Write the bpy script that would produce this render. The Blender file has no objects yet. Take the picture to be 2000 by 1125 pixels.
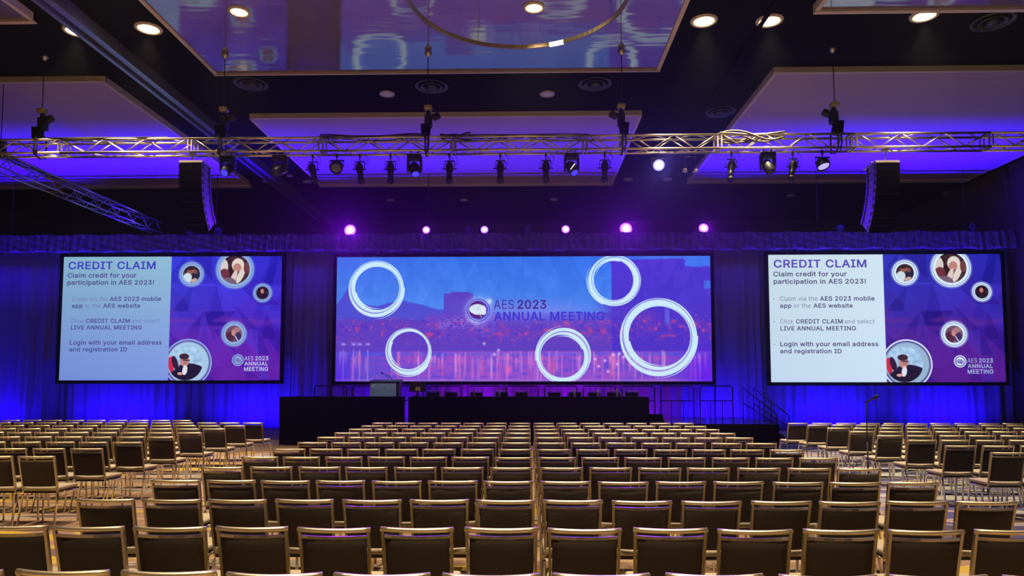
import bpy, bmesh, math, random
import numpy as np
from mathutils import Vector, Matrix, Euler

random.seed(7)
rng = np.random.default_rng(11)
S = bpy.context.scene
COL = S.collection
PI = math.pi

# ---------------------------------------------------------------- camera
FOC, HC, PITCH = 1400.0, 1.74, math.atan(.066)
SHY = 185.5 - FOC * .066                      # pixels of lens shift (upright phone shot, cropped)
EPS = math.atan(30 / FOC)                     # the room's axis meets the horizon right of the middle
cd = bpy.data.cameras.new('camera')
cam = bpy.data.objects.new('camera', cd)
COL.objects.link(cam)
cam.location = (0, 0, HC)
cam.rotation_euler = Euler((PI / 2 + PITCH, 0, EPS), 'XYZ')
cd.sensor_fit = 'HORIZONTAL'
cd.sensor_width = 36.0
cd.lens = 36.0 * FOC / 2000
cd.shift_y = SHY / 2000
cd.clip_end = 200
S.camera = cam

_fw = Vector((-math.sin(EPS) * math.cos(PITCH), math.cos(EPS) * math.cos(PITCH), math.sin(PITCH)))
_rt = Vector((math.cos(EPS), math.sin(EPS), 0))
_up = _rt.cross(_fw)
def ray(x, y):
    return _fw + _rt * ((x - 1000) / FOC) + _up * ((562.5 + SHY - y) / FOC)
def at_y(x, y, Y):
    d = ray(x, y)
    return Vector((0, 0, HC)) + d * (Y / d.y)
def at_z(x, y, Z):
    d = ray(x, y)
    return Vector((0, 0, HC)) + d * ((Z - HC) / d.z)
def px_of(p):
    q = Vector(p) - Vector((0, 0, HC))
    z = q.dot(_fw)
    return 1000 + FOC * q.dot(_rt) / z, 562.5 + SHY - FOC * q.dot(_up) / z

# ---------------------------------------------------------------- world, exposure
W = bpy.data.worlds.new('world')
S.world = W
W.use_nodes = True
W.node_tree.nodes['Background'].inputs[0].default_value = (.004, .002, .012, 1)
W.node_tree.nodes['Background'].inputs[1].default_value = 1.0
# thin theatrical haze in the hall
_v = W.node_tree.nodes.new('ShaderNodeVolumeScatter')
_v.inputs['Density'].default_value = .0009
_v.inputs['Anisotropy'].default_value = .84
W.node_tree.links.new(_v.outputs[0], W.node_tree.nodes['World Output'].inputs['Volume'])
S.view_settings.view_transform = 'Standard'
S.view_settings.look = 'None'
S.view_settings.exposure = 0.0
S.view_settings.gamma = 1.0
S.view_settings.use_curve_mapping = False
S.cycles.use_denoising = True
S.cycles.max_bounces = 6
S.cycles.diffuse_bounces = 3
S.cycles.glossy_bounces = 3
S.cycles.sample_clamp_indirect = 4.0
S.cycles.caustics_reflective = False
S.cycles.caustics_refractive = False

# ---------------------------------------------------------------- lights
CZ = 9.8           # underside of the ceiling panels
CEIL = 9.95        # black ceiling
DY = 27.2          # drape plane
SY = 26.8          # screen plane

def light(kind, name, loc, energy, color, aim=None, **kw):
    l = bpy.data.lights.new(name, kind)
    l.energy = energy
    l.color = color
    for k, v in kw.items():
        setattr(l, k, v)
    o = bpy.data.objects.new(name, l)
    COL.objects.link(o)
    o.location = loc
    if aim is not None:
        o.rotation_euler = (Vector(aim) - Vector(loc)).to_track_quat('-Z', 'Y').to_euler()
    return o

WARM = (1.0, .76, .45)
BLUE = (.022, .0, 1.0)
VIOLET = (.30, .0, 1.0)
# LED strips on the floor at the foot of the drape: one throw grazes the drape, one goes straight up to the ceiling
def uplight(x0, x1, p_wall, p_up, c, name):
    xm, w = (x0 + x1) / 2, (x1 - x0) * .94
    light('AREA', name, (xm, 26.3, .12), p_wall, c, aim=(xm, DY, 1.5), shape='RECTANGLE', size=w * .6, size_y=.1, spread=math.radians(150))
    if p_up:
        light('AREA', name, (xm, 25.3, .12), p_up, (.03, 0, 1), aim=(xm, 25.35, 9.0), shape='RECTANGLE', size=w, size_y=.1, spread=math.radians(47))
for x0, x1, a, b in [(-23, -18, 90, 330), (-18, -12.6, 130, 360), (-12.6, -7.6, 130, 330), (9.0, 13.4, 120, 330), (13.4, 17.4, 110, 300)]:
    uplight(x0, x1, a, b, (.012, 0, 1), 'drape_uplight_glow')
for x0, x1, a, b, c in [(-7.2, -3.4, 55, 110, (.10, 0, 1)), (-3.4, 0, 62, 60, VIOLET), (0, 3.4, 62, 60, VIOLET), (3.4, 5.2, 24, 40, (.22, 0, 1)), (5.2, 9.0, 95, 130, (.02, 0, 1))]:
    uplight(x0, x1, a, b, c, 'stage_uplight_glow')
# added unseen fill behind the drape, lifting the back wall and rear ceiling
light('POINT', 'added_backstage_fill', (-2, 32, 5.5), 60, (1, .55, .55), shadow_soft_size=.4)

# ---------------------------------------------------------------- materials
def srgb(r, g, b):
    f = lambda c: (c / 255 / 12.92) if c / 255 <= .04045 else ((c / 255 + .055) / 1.055) ** 2.4
    return (f(r), f(g), f(b), 1)

def mat(name, color, rough=.6, metal=0.0, spec=.5, noise=0.0, nscale=40.0, bump=0.0, sheen=0.0, coat=0.0, ior=None):
    m = bpy.data.materials.new(name)
    m.use_nodes = True
    nt = m.node_tree
    b = nt.nodes['Principled BSDF']
    if len(color) == 3:
        color = (*color, 1)
    b.inputs['Base Color'].default_value = color
    b.inputs['Roughness'].default_value = rough
    b.inputs['Metallic'].default_value = metal
    b.inputs['Specular IOR Level'].default_value = spec
    if ior: b.inputs['IOR'].default_value = ior
    if sheen: b.inputs['Sheen Weight'].default_value = sheen
    if coat:
        b.inputs['Coat Weight'].default_value = coat
        b.inputs['Coat Roughness'].default_value = .06
    if noise or bump:
        tc = nt.nodes.new('ShaderNodeTexCoord')
        n = nt.nodes.new('ShaderNodeTexNoise')
        n.inputs['Scale'].default_value = nscale
        n.inputs['Detail'].default_value = 3
        nt.links.new(tc.outputs['Object'], n.inputs['Vector'])
        if noise:
            r = nt.nodes.new('ShaderNodeMapRange')
            r.inputs['To Min'].default_value = 1 - noise
            r.inputs['To Max'].default_value = 1 + noise
            nt.links.new(n.outputs['Fac'], r.inputs['Value'])
            mx = nt.nodes.new('ShaderNodeVectorMath')
            mx.operation = 'SCALE'
            mx.inputs[0].default_value = color[:3]
            nt.links.new(r.outputs[0], mx.inputs['Scale'])
            nt.links.new(mx.outputs[0], b.inputs['Base Color'])
        if bump:
            bp = nt.nodes.new('ShaderNodeBump')
            bp.inputs['Strength'].default_value = bump
            bp.inputs['Distance'].default_value = .01
            nt.links.new(n.outputs['Fac'], bp.inputs['Height'])
            nt.links.new(bp.outputs[0], b.inputs['Normal'])
    return m

def emit(name, color, strength=1.0):
    m = bpy.data.materials.new(name)
    m.use_nodes = True
    nt = m.node_tree
    nt.nodes.remove(nt.nodes['Principled BSDF'])
    e = nt.nodes.new('ShaderNodeEmission')
    e.inputs[0].default_value = color if len(color) == 4 else (*color, 1)
    e.inputs[1].default_value = strength
    nt.links.new(e.outputs[0], nt.nodes['Material Output'].inputs[0])
    return m

def emit_attr(name, strength=1.0):
    m = emit(name, (1, 1, 1, 1), strength)
    a = m.node_tree.nodes.new('ShaderNodeAttribute')
    a.attribute_name = 'picture'
    m.node_tree.links.new(a.outputs['Color'], m.node_tree.nodes['Emission'].inputs[0])
    m.cycles.emission_sampling = 'NONE'
    return m

def lens_mat(name, core, edge, s_core, s_edge, falloff=.6, inner=0.0):
    """lamp lens: hot core, coloured edge (object-space radius; the lens is a disc of radius 1 scaled)"""
    m = emit(name, core, s_core)
    nt = m.node_tree
    e = nt.nodes['Emission']
    tc = nt.nodes.new('ShaderNodeTexCoord')
    g = nt.nodes.new('ShaderNodeVectorMath')
    g.operation = 'LENGTH'
    nt.links.new(tc.outputs['Object'], g.inputs[0])
    r = nt.nodes.new('ShaderNodeMapRange')
    r.inputs['From Min'].default_value = inner
    r.inputs['From Max'].default_value = falloff
    nt.links.new(g.outputs['Value'], r.inputs['Value'])
    mx = nt.nodes.new('ShaderNodeMix')
    mx.data_type = 'RGBA'
    mx.inputs['A'].default_value = tuple(c * s_core for c in core[:3]) + (1,)
    mx.inputs['B'].default_value = tuple(c * s_edge for c in edge[:3]) + (1,)
    nt.links.new(r.outputs[0], mx.inputs['Factor'])
    nt.links.new(mx.outputs['Result'], e.inputs[0])
    e.inputs[1].default_value = 1
    return m

M = {}
M['frame'] = mat('champagne metal', (.74, .63, .45), .38, .95)
M['post'] = mat('champagne metal shaded', (.40, .35, .25), .26, 1.0)  # same metal as the frame; dark reflections of the uprights put into its colour
M['alu_dim'] = mat('shaded truss aluminium', (.34, .32, .34), .38, .95)  # truss aluminium with the side truss's dimmer light put into its colour
M['chrome'] = mat('chrome', (.78, .74, .68), .16, 1.0)
M['pad'] = mat('dark brown weave', (.030, .020, .012), .85, noise=.35, nscale=160, bump=.2)
M['pipe'] = mat('pad edge piping', (.10, .08, .055), .6)
M['seat'] = mat('beige seat cloth', (.40, .34, .25), .85, noise=.15, nscale=120)
M['pan'] = mat('black seat pan', (.015, .013, .012), .6)
M['alu'] = mat('truss aluminium', (.84, .74, .56), .33, 1.0)
M['plate'] = mat('truss plate aluminium', (.60, .53, .44), .45, .85)
M['black'] = mat('black metal', (.004, .004, .005), .5)
M['black2'] = mat('black plastic', (.007, .007, .008), .45)
M['blackcloth'] = mat('black skirt cloth', (.0035, .003, .005), .95, spec=.1)
M['steel'] = mat('steel fittings', (.55, .52, .48), .35, .9)
M['brass'] = mat('hoist yellow cap', (.50, .40, .16), .45, .4)
M['bronze'] = mat('bronze ring metal', (.42, .33, .20), .32, .85)
M['cable'] = mat('black cable', (.015, .013, .012), .6)
M['ceil'] = mat('black ceiling paint', (.0045, .0035, .006), .8, spec=.08)
M['rim'] = mat('panel edge trim', (.72, .60, .50), .6)
M['wallb'] = mat('brown wall', (.10, .075, .06), .8)
M['track'] = mat('ceiling track metal', (.33, .33, .38), .35, .7)
M['drape'] = mat('grey drape velvet', (.30, .29, .32), .8, sheen=.3, noise=.08, nscale=8)
M['valance'] = mat('crushed valance fabric', (.13, .105, .115), .6, noise=.6, nscale=5, bump=.6)
M['glass_off'] = mat('unlit lens glass', (.05, .05, .07), .12, spec=.8)
M['whitelens'] = mat('unlit frosted lens', (.75, .66, .58), .4)
M['diff'] = mat('diffuser dark paint', (.055, .055, .07), .45)
M['sidebox'] = mat('speaker side grey', (.14, .13, .15), .5)
M['grille'] = mat('speaker grille', (.0012, .0012, .0015), .95, spec=.02)
M['wood'] = mat('lectern laminate', (.05, .04, .06), .4)
M['signpaper'] = mat('grey blue sign board', (.55, .62, .76), .6)
M['signtext'] = mat('white sign lettering', (.85, .87, .92), .6)
M['stage'] = mat('dark stage deck', (.09, .09, .11), .10, spec=.8, noise=.2, nscale=6)
M['water'] = mat('clear bottle plastic', (.55, .57, .62), .12, spec=.7)
M['lamp'] = lens_mat('warm lamp lens', (1.0, .93, .74), (1.0, .62, .18), 16, 3.0, .95)
M['purple'] = lens_mat('violet lamp lens', (1.0, .72, 1.0), (.30, .0, 1.0), 1.8, 1.6, 1.0, .30)
M['bluehot'] = lens_mat('blue white lamp lens', (.80, .82, 1.0), (.10, .06, 1.0), 1.7, 1.5, 1.0, .4)
M['bluelow'] = emit('blue lens glow', (.05, .04, 1.0), 1.6)
M['streak'] = emit('moving head bright strip', (1.0, .85, .62), 1.2)  # warm glowing strip for the bright streak on one moving head

# glossy painted ceiling panels: satin white with a faint board grain
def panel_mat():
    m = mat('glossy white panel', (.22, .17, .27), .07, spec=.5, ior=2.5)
    nt = m.node_tree
    b = nt.nodes['Principled BSDF']
    tc = nt.nodes.new('ShaderNodeTexCoord')
    mp = nt.nodes.new('ShaderNodeMapping')
    mp.inputs['Scale'].default_value = (.35, 2.2, 1)
    n = nt.nodes.new('ShaderNodeTexNoise')
    n.inputs['Scale'].default_value = 1.1
    n.inputs['Detail'].default_value = 2
    bp = nt.nodes.new('ShaderNodeBump')
    bp.inputs['Strength'].default_value = .11
    bp.inputs['Distance'].default_value = .06
    nt.links.new(tc.outputs['Object'], mp.inputs['Vector'])
    nt.links.new(mp.outputs[0], n.inputs['Vector'])
    nt.links.new(n.outputs['Fac'], bp.inputs['Height'])
    nt.links.new(bp.outputs[0], b.inputs['Normal'])
    return m
M['panel'] = panel_mat()
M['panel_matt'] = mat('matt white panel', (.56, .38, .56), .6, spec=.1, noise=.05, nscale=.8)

def carpet_mat():
    m = mat('patterned carpet', (.2, .15, .1), .95, spec=.1)
    nt = m.node_tree
    b = nt.nodes['Principled BSDF']
    tc = nt.nodes.new('ShaderNodeTexCoord')
    mp = nt.nodes.new('ShaderNodeMapping')
    mp.inputs['Scale'].default_value = (.33, 1.0, 1)
    n = nt.nodes.new('ShaderNodeTexNoise')
    n.inputs['Scale'].default_value = .9
    n.inputs['Detail'].default_value = 2.5
    n.inputs['Distortion'].default_value = 1.2
    rp = nt.nodes.new('ShaderNodeValToRGB')
    rp.color_ramp.interpolation = 'CONSTANT'
    els = rp.color_ramp.elements
    els[0].position = 0; els[0].color = (.13, .09, .075, 1)
    els[1].position = .36; els[1].color = (.38, .27, .045, 1)
    for p, c in [(.43, (.24, .15, .10, 1)), (.50, (.33, .22, .15, 1)), (.565, (.30, .27, .24, 1)), (.62, (.12, .08, .08, 1)), (.68, (.40, .29, .05, 1))]:
        e = els.new(p); e.color = c
    n2 = nt.nodes.new('ShaderNodeTexNoise')
    n2.inputs['Scale'].default_value = 90
    mx = nt.nodes.new('ShaderNodeMix')
    mx.data_type = 'RGBA'; mx.blend_type = 'OVERLAY'
    mx.inputs['Factor'].default_value = .5
    nt.links.new(tc.outputs['Object'], mp.inputs['Vector'])
    nt.links.new(mp.outputs[0], n.inputs['Vector'])
    nt.links.new(n.outputs['Fac'], rp.inputs['Fac'])
    nt.links.new(tc.outputs['Object'], n2.inputs['Vector'])
    rp2 = nt.nodes.new('ShaderNodeValToRGB')
    rp2.color_ramp.interpolation = 'CONSTANT'
    e2 = rp2.color_ramp.elements
    e2[0].position = 0; e2[0].color = (.06, .055, .12, 1)
    e2[1].position = .38; e2[1].color = (.30, .31, .32, 1)
    for p, c in [(.45, (.08, .08, .20, 1)), (.51, (.34, .28, .22, 1)), (.57, (.10, .10, .22, 1)), (.62, (.36, .36, .36, 1)), (.68, (.28, .20, .12, 1))]:
        q = e2.new(p); q.color = c
    nt.links.new(n.outputs['Fac'], rp2.inputs['Fac'])
    sx = nt.nodes.new('ShaderNodeSeparateXYZ'); nt.links.new(tc.outputs['Object'], sx.inputs[0])
    zone = nt.nodes.new('ShaderNodeMapRange'); zone.inputs['From Min'].default_value = 4.5; zone.inputs['From Max'].default_value = 5.3
    nt.links.new(sx.outputs['X'], zone.inputs['Value'])
    mz = nt.nodes.new('ShaderNodeMix'); mz.data_type = 'RGBA'
    nt.links.new(zone.outputs[0], mz.inputs['Factor']); nt.links.new(rp.outputs[0], mz.inputs['A']); nt.links.new(rp2.outputs[0], mz.inputs['B'])
    nt.links.new(mz.outputs['Result'], mx.inputs['A'])
    nt.links.new(n2.outputs['Fac'], mx.inputs['B'])
    nt.links.new(mx.outputs['Result'], b.inputs['Base Color'])
    return m
M['carpet'] = carpet_mat()

# ---------------------------------------------------------------- mesh helpers
class MB:
    def __init__(s):
        s.bm = bmesh.new()
    def box(s, c, size, rot=None, bevel=0.0, seg=1):
        r = bmesh.ops.create_cube(s.bm, size=1)
        vs = r['verts']
        for v in vs:
            v.co = Vector((v.co.x * size[0], v.co.y * size[1], v.co.z * size[2]))
        if bevel:
            es = list({e for v in vs for e in v.link_edges})
            rb = bmesh.ops.bevel(s.bm, geom=es, offset=bevel, segments=seg, affect='EDGES', profile=.5)
            vs = list({v for f in rb['faces'] for v in f.verts} | {v for v in vs if v.is_valid})
            if seg > 1:
                for f in {f for v in vs for f in v.link_faces}: f.smooth = True
        m = (rot.to_matrix() if isinstance(rot, Euler) else (rot or Matrix.Identity(3)))
        for v in vs:
            v.co = m @ v.co + Vector(c)
        return s
    def path(s, pts, r, n=8, closed=False, flat=None, caps=True):
        """tube along points; flat=(w,h) makes a rectangular section"""
        pts = [Vector(p) for p in pts]
        N = len(pts)
        rings = []
        for i, p in enumerate(pts):
            a = pts[(i - 1) % N] if (i or closed) else p
            b = pts[(i + 1) % N] if (i < N - 1 or closed) else p
            t = (b - a).normalized()
            ref = Vector((0, 0, 1)) if abs(t.z) < .9 else Vector((0, 1, 0))
            u = t.cross(ref).normalized()
            w = u.cross(t).normalized()
            if flat:
                off = [(-flat[0] / 2, -flat[1] / 2), (flat[0] / 2, -flat[1] / 2), (flat[0] / 2, flat[1] / 2), (-flat[0] / 2, flat[1] / 2)]
            else:
                rr = r[i] if isinstance(r, (list, tuple)) else r
                off = [(rr * math.cos(2 * PI * k / n), rr * math.sin(2 * PI * k / n)) for k in range(n)]
            rings.append([s.bm.verts.new(p + u * x + w * y) for x, y in off])
        k = len(rings[0])
        rng_ = range(N if closed else N - 1)
        for i in rng_:
            A, B = rings[i], rings[(i + 1) % N]
            for j in range(k):
                f = s.bm.faces.new((A[j], A[(j + 1) % k], B[(j + 1) % k], B[j]))
                f.smooth = not flat
        if not closed and caps:
            s.bm.faces.new(rings[0][::-1]); s.bm.faces.new(rings[-1])
        return s
    def tube(s, a, b, r, n=8):
        return s.path([a, b], r, n)
    def lathe(s, prof, mtx=None, n=20, smooth=True):
        """prof: list of (radius, z) revolved about local z, then transformed"""
        mtx = mtx or Matrix.Identity(4)
        rings = []
        for r, z in prof:
            if r < 1e-5:
                rings.append([s.bm.verts.new(mtx @ Vector((0, 0, z)))])
            else:
                rings.append([s.bm.verts.new(mtx @ Vector((r * math.cos(2 * PI * k / n), r * math.sin(2 * PI * k / n), z))) for k in range(n)])
        for A, B in zip(rings, rings[1:]):
            for j in range(n):
                q = []
                for v in ((A[j % len(A)]), (A[(j + 1) % len(A)]), (B[(j + 1) % len(B)]), (B[j % len(B)])):
                    if v not in q: q.append(v)
                if len(q) > 2:
                    try:
                        f = s.bm.faces.new(q); f.smooth = smooth
                    except ValueError: pass
        return s
    def prism(s, poly, axis, t0, t1):
        """poly in the plane of the other two axes, extruded along axis"""
        def mk(p, t):
            if axis == 'x': return Vector((t, p[0], p[1]))
            if axis == 'y': return Vector((p[0], t, p[1]))
            return Vector((p[0], p[1], t))
        A = [s.bm.verts.new(mk(p, t0)) for p in poly]
        B = [s.bm.verts.new(mk(p, t1)) for p in poly]
        n = len(poly)
        s.bm.faces.new(A[::-1]); s.bm.faces.new(B)
        for i in range(n):
            s.bm.faces.new((A[i], A[(i + 1) % n], B[(i + 1) % n], B[i]))
        return s
    def poly(s, pts):
        s.bm.faces.new([s.bm.verts.new(Vector(p)) for p in pts])
        return s
    def xf(s, m):
        bmesh.ops.transform(s.bm, matrix=m, verts=s.bm.verts)
        return s
    def build(s, name, m, parent=None, loc=None, fix=True):
        if fix:
            bmesh.ops.recalc_face_normals(s.bm, faces=s.bm.faces)
        me = bpy.data.meshes.new(name)
        s.bm.to_mesh(me); s.bm.free()
        me.materials.append(m)
        o = bpy.data.objects.new(name, me)
        COL.objects.link(o)
        if parent: o.parent = parent
        if loc is not None: o.location = loc
        return o

def tag(o, label, cat, group=None, kind=None):
    o['label'] = label; o['category'] = cat
    if group: o['group'] = group
    if kind: o['kind'] = kind
    return o
def empty(name, loc, label, cat, group=None, rz=0):
    o = bpy.data.objects.new(name, None)
    COL.objects.link(o)
    o.location = loc; o.rotation_euler = (0, 0, rz); o.empty_display_size = .1
    return tag(o, label, cat, group)
def struct(o):
    o['kind'] = 'structure'
    return o
def kids(o):
    return [c for c in bpy.data.objects if c.parent == o]
def copy_tree(o, parent=None, _cache={}):
    c = o.copy(); COL.objects.link(c)
    if parent: c.parent = parent
    if o.name not in _cache: _cache[o.name] = kids(o)
    for ch in _cache[o.name]: copy_tree(ch, c)
    return c
def lens(name, m, parent, loc, r, rot=None):
    """disc of radius 1 scaled to r, slightly domed"""
    b = MB().lathe([(0, .12), (.45, .10), (.8, .05), (1, 0), (1, -.08), (0, -.08)], n=24)
    o = b.build(name, m, parent, loc)
    o.scale = (r, r, r)
    if rot: o.rotation_euler = rot
    return o
ORD = ['first', 'second', 'third', 'fourth', 'fifth', 'sixth', 'seventh', 'eighth', 'ninth', 'tenth', 'eleventh', 'twelfth', 'thirteenth', 'fourteenth', 'fifteenth']

# ---------------------------------------------------------------- room shell
XL, XR, YB, YF = -24.5, 18.2, 36.0, -9.0
struct(MB().box(((XL + XR) / 2, (YB + YF) / 2, -.1), (XR - XL + .4, YB - YF + .4, .2)).build('floor', M['carpet']))
struct(MB().box(((XL + XR) / 2, (YB + YF) / 2, CEIL + .1), (XR - XL + .4, YB - YF + .4, .2)).build('ceiling', M['ceil']))
struct(MB().box(((XL + XR) / 2, YB + .1, CEIL / 2), (XR - XL + .4, .2, CEIL)).build('wall_back', M['wallb']))
struct(MB().box(((XL + XR) / 2, YF - .1, CEIL / 2), (XR - XL + .4, .2, CEIL)).build('wall_front', M['wallb']))
struct(MB().box((XL - .1, (YB + YF) / 2, CEIL / 2), (.2, YB - YF, CEIL)).build('wall_left', M['wallb']))
struct(MB().box((XR + .1, (YB + YF) / 2, CEIL / 2), (.2, YB - YF, CEIL)).build('wall_right', M['wallb']))

# ceiling panels (clouds): face + edge trim
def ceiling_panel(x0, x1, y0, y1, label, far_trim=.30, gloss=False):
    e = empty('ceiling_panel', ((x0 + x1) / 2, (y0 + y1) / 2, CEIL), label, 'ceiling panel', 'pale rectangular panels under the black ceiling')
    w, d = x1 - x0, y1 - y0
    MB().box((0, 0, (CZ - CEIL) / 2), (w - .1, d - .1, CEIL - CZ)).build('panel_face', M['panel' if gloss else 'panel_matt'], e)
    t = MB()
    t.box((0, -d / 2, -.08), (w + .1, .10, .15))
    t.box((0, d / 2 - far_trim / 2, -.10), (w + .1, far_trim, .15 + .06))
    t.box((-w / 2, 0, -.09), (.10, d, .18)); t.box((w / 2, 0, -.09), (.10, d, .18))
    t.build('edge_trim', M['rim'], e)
    return e
k = 1.0126
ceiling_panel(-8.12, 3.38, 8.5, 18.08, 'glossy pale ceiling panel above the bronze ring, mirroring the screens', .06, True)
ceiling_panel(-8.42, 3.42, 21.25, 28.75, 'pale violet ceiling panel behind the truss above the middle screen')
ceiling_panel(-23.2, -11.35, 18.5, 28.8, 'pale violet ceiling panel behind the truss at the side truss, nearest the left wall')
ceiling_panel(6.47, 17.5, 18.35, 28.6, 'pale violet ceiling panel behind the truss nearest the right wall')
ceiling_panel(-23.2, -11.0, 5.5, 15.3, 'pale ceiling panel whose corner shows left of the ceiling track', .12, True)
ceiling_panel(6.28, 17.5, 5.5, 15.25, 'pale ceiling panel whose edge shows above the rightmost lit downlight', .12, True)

# partition track running to the back
t = MB()
for dx, w, h in [(-.17, .10, .30), (0, .12, .22), (.17, .10, .30)]:
    t.box((-10.05 + dx, 13.4, CEIL - h / 2), (w, 44, h))
tr = t.build('trim_1', M['track']); struct(tr)
t = MB(); t.box((5.35, 13.4, CEIL - .03), (.10, 44, .06)); struct(t.build('trim_2', M['ceil']))

# ---------------------------------------------------------------- ceiling fittings
def downlight(p, on, r=.19, label='', zc=CEIL):
    e = empty('recessed_downlight', (p.x, p.y, zc), label, 'downlight', 'round downlights in the ceiling')
    MB().lathe([(r * 1.0, -.02), (r * 1.02, -.035), (r * 1.25, -.03), (r * 1.3, 0)], n=28).build('trim_ring', M['rim'] if on else M['plate'], e)
    l = lens('lens', M['lamp'] if on else M['whitelens'], e, (0, 0, -.02), r, (PI, 0, 0))
    if on:
        light('SPOT', 'downlight_beam', (p.x, p.y, zc - .08), 3500, WARM, aim=(p.x, p.y, 0), spot_size=math.radians(74), spot_blend=.9, shadow_soft_size=.15)
    return e
ON = [(290, 55, 'lit downlight between the ceiling track and the glossy panel', CEIL),
      (150, 60, 'lit downlight on the far side of the ceiling track from the glossy panel', CEIL),
      (467, 22, 'small lit downlight in the glossy panel, toward its ceiling track side', CZ),
      (1043, 14, 'small lit downlight in the glossy panel inside the bronze ring', CZ),
      (1375, 40, 'lit downlight just right of the glossy panel, first of the close pair', CEIL),
      (1503, 40, 'lit downlight second from the glossy panel, beside the short pale panel', CEIL),
      (1805, 30, 'rightmost lit downlight, below the edge of a pale panel', CEIL)]
for x, y, lb, z in ON:
    p = at_z(x, y, z)
    downlight(p, True, .235 if z == CEIL else .18, lb, z)
OFF = [(756, 183, .17, 'unlit white downlight in the dark strip, left of the middle hoist chain'),
       (1069, 183, .17, 'unlit white downlight in the dark strip, right of the middle hoist chain'),
       (522, 354, .16, 'unlit downlight beside the ceiling track behind the truss'),
       (600, 354, .16, 'unlit downlight at the corner of the middle violet panel'),
       (566, 343, .10, 'tiny unlit downlight between track and middle violet panel'),
       (1227, 350, .16, 'unlit downlight just right of the middle violet panel, behind the truss'),
       (1302, 350, .16, 'unlit downlight behind the truss, under the blue white lamp'),
       (762, 390, .15, 'faint unlit downlight beyond the middle violet panel, leftmost of three'),
       (906, 390, .15, 'faint unlit downlight beyond the middle violet panel, middle of three'),
       (1082, 389, .15, 'faint unlit downlight beyond the middle violet panel, rightmost of three'),
       (1545, 382, .15, 'faint unlit downlight beyond the right violet panel, left of the speaker stack'),
       (1848, 376, .15, 'faint unlit downlight beyond the right violet panel, right of the speaker stack')]
for x, y, r, lb in OFF:
    downlight(at_z(x, y, CEIL), False, r, lb)
# more lit downlights over the seats, out of this view
for x, y in [(-6.2, 9.5), (0, 9.5), (6.0, 9.5), (10.6, 10.5), (-10.6, 9.5), (-3.2, 4.0), (3.2, 4.0), (9, 4.0), (-9, 4.0), (-5, -2), (2, -2), (8, -2), (0, 1)]:
    light('SPOT', 'downlight_beam', (x, y, CEIL - .3), 3500, WARM, aim=(x, y, 0), spot_size=math.radians(74), spot_blend=.9, shadow_soft_size=.15)

def diffuser(p, label):
    e = empty('ceiling_diffuser', (p.x, p.y, CEIL), label, 'air vent', 'round ceiling air diffusers')
    MB().lathe([(.40, 0), (.47, -.03), (.44, -.05), (.36, -.02), (.36, 0)], n=36).build('outer_ring', M['diff'], e)
    MB().lathe([(.26, 0), (.31, -.06), (.29, -.07), (.22, -.03), (.22, 0)], n=32).build('middle_ring', M['diff'], e)
    MB().lathe([(.12, 0), (.16, -.08), (.0, -.10)], n=24).build('inner_cone', M['diff'], e)
for x, y, lb in [(490, 162, 'round air diffuser left of the glossy panel corner, behind the second hoist chain'),
                 (843, 167, 'round air diffuser beside the middle hoist chain'),
                 (1162, 162, 'round air diffuser beside the fourth hoist chain, below the glossy panel'),
                 (1407, 217, 'blue lit round air diffuser left of the right violet panel'),
                 (1940, 40, 'dim round air diffuser at the far right under the short pale panel')]:
    diffuser(at_z(x, y, CEIL), lb)

# bronze ring pendant under the glossy panel
RC, RR, RZ = Vector((at_z(1014, 92, 9.15).x, at_z(1014, 92, 9.15).y - 2.12, 9.15)), 2.12, 9.15
e = empty('ring_pendant', (RC.x, RC.y, RZ), 'large thin bronze ring pendant hanging under the glossy ceiling panel', 'pendant lamp')
MB().path([(RR * math.cos(2 * PI * i / 96), RR * math.sin(2 * PI * i / 96), 0) for i in range(96)], .05, closed=True, flat=(.05, .085)).build('ring_band', M['bronze'], e)
for i in range(4):
    a = 2 * PI * (i + .28) / 4
    MB().tube((RR * math.cos(a), RR * math.sin(a), 0), (RR * math.cos(a) * .96, RR * math.sin(a) * .96, CZ - RZ), .006, 6).build('suspension_rod', M['steel'], e)
a0 = math.atan2(at_z(1087, 84, RZ).y - RC.y, at_z(1087, 84, RZ).x - RC.x)
b = MB()
b.path([((RR - .01) * math.cos(a0 + d), (RR - .01) * math.sin(a0 + d), -.01) for d in np.linspace(-.075, .075, 7)], .04, flat=(.06, .075))
b.build('glare_segment', emit('ring downlight glare', (1, .86, .5), 5), e)  # glare of a downlight on the bronze, painted as a glowing piece

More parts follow.
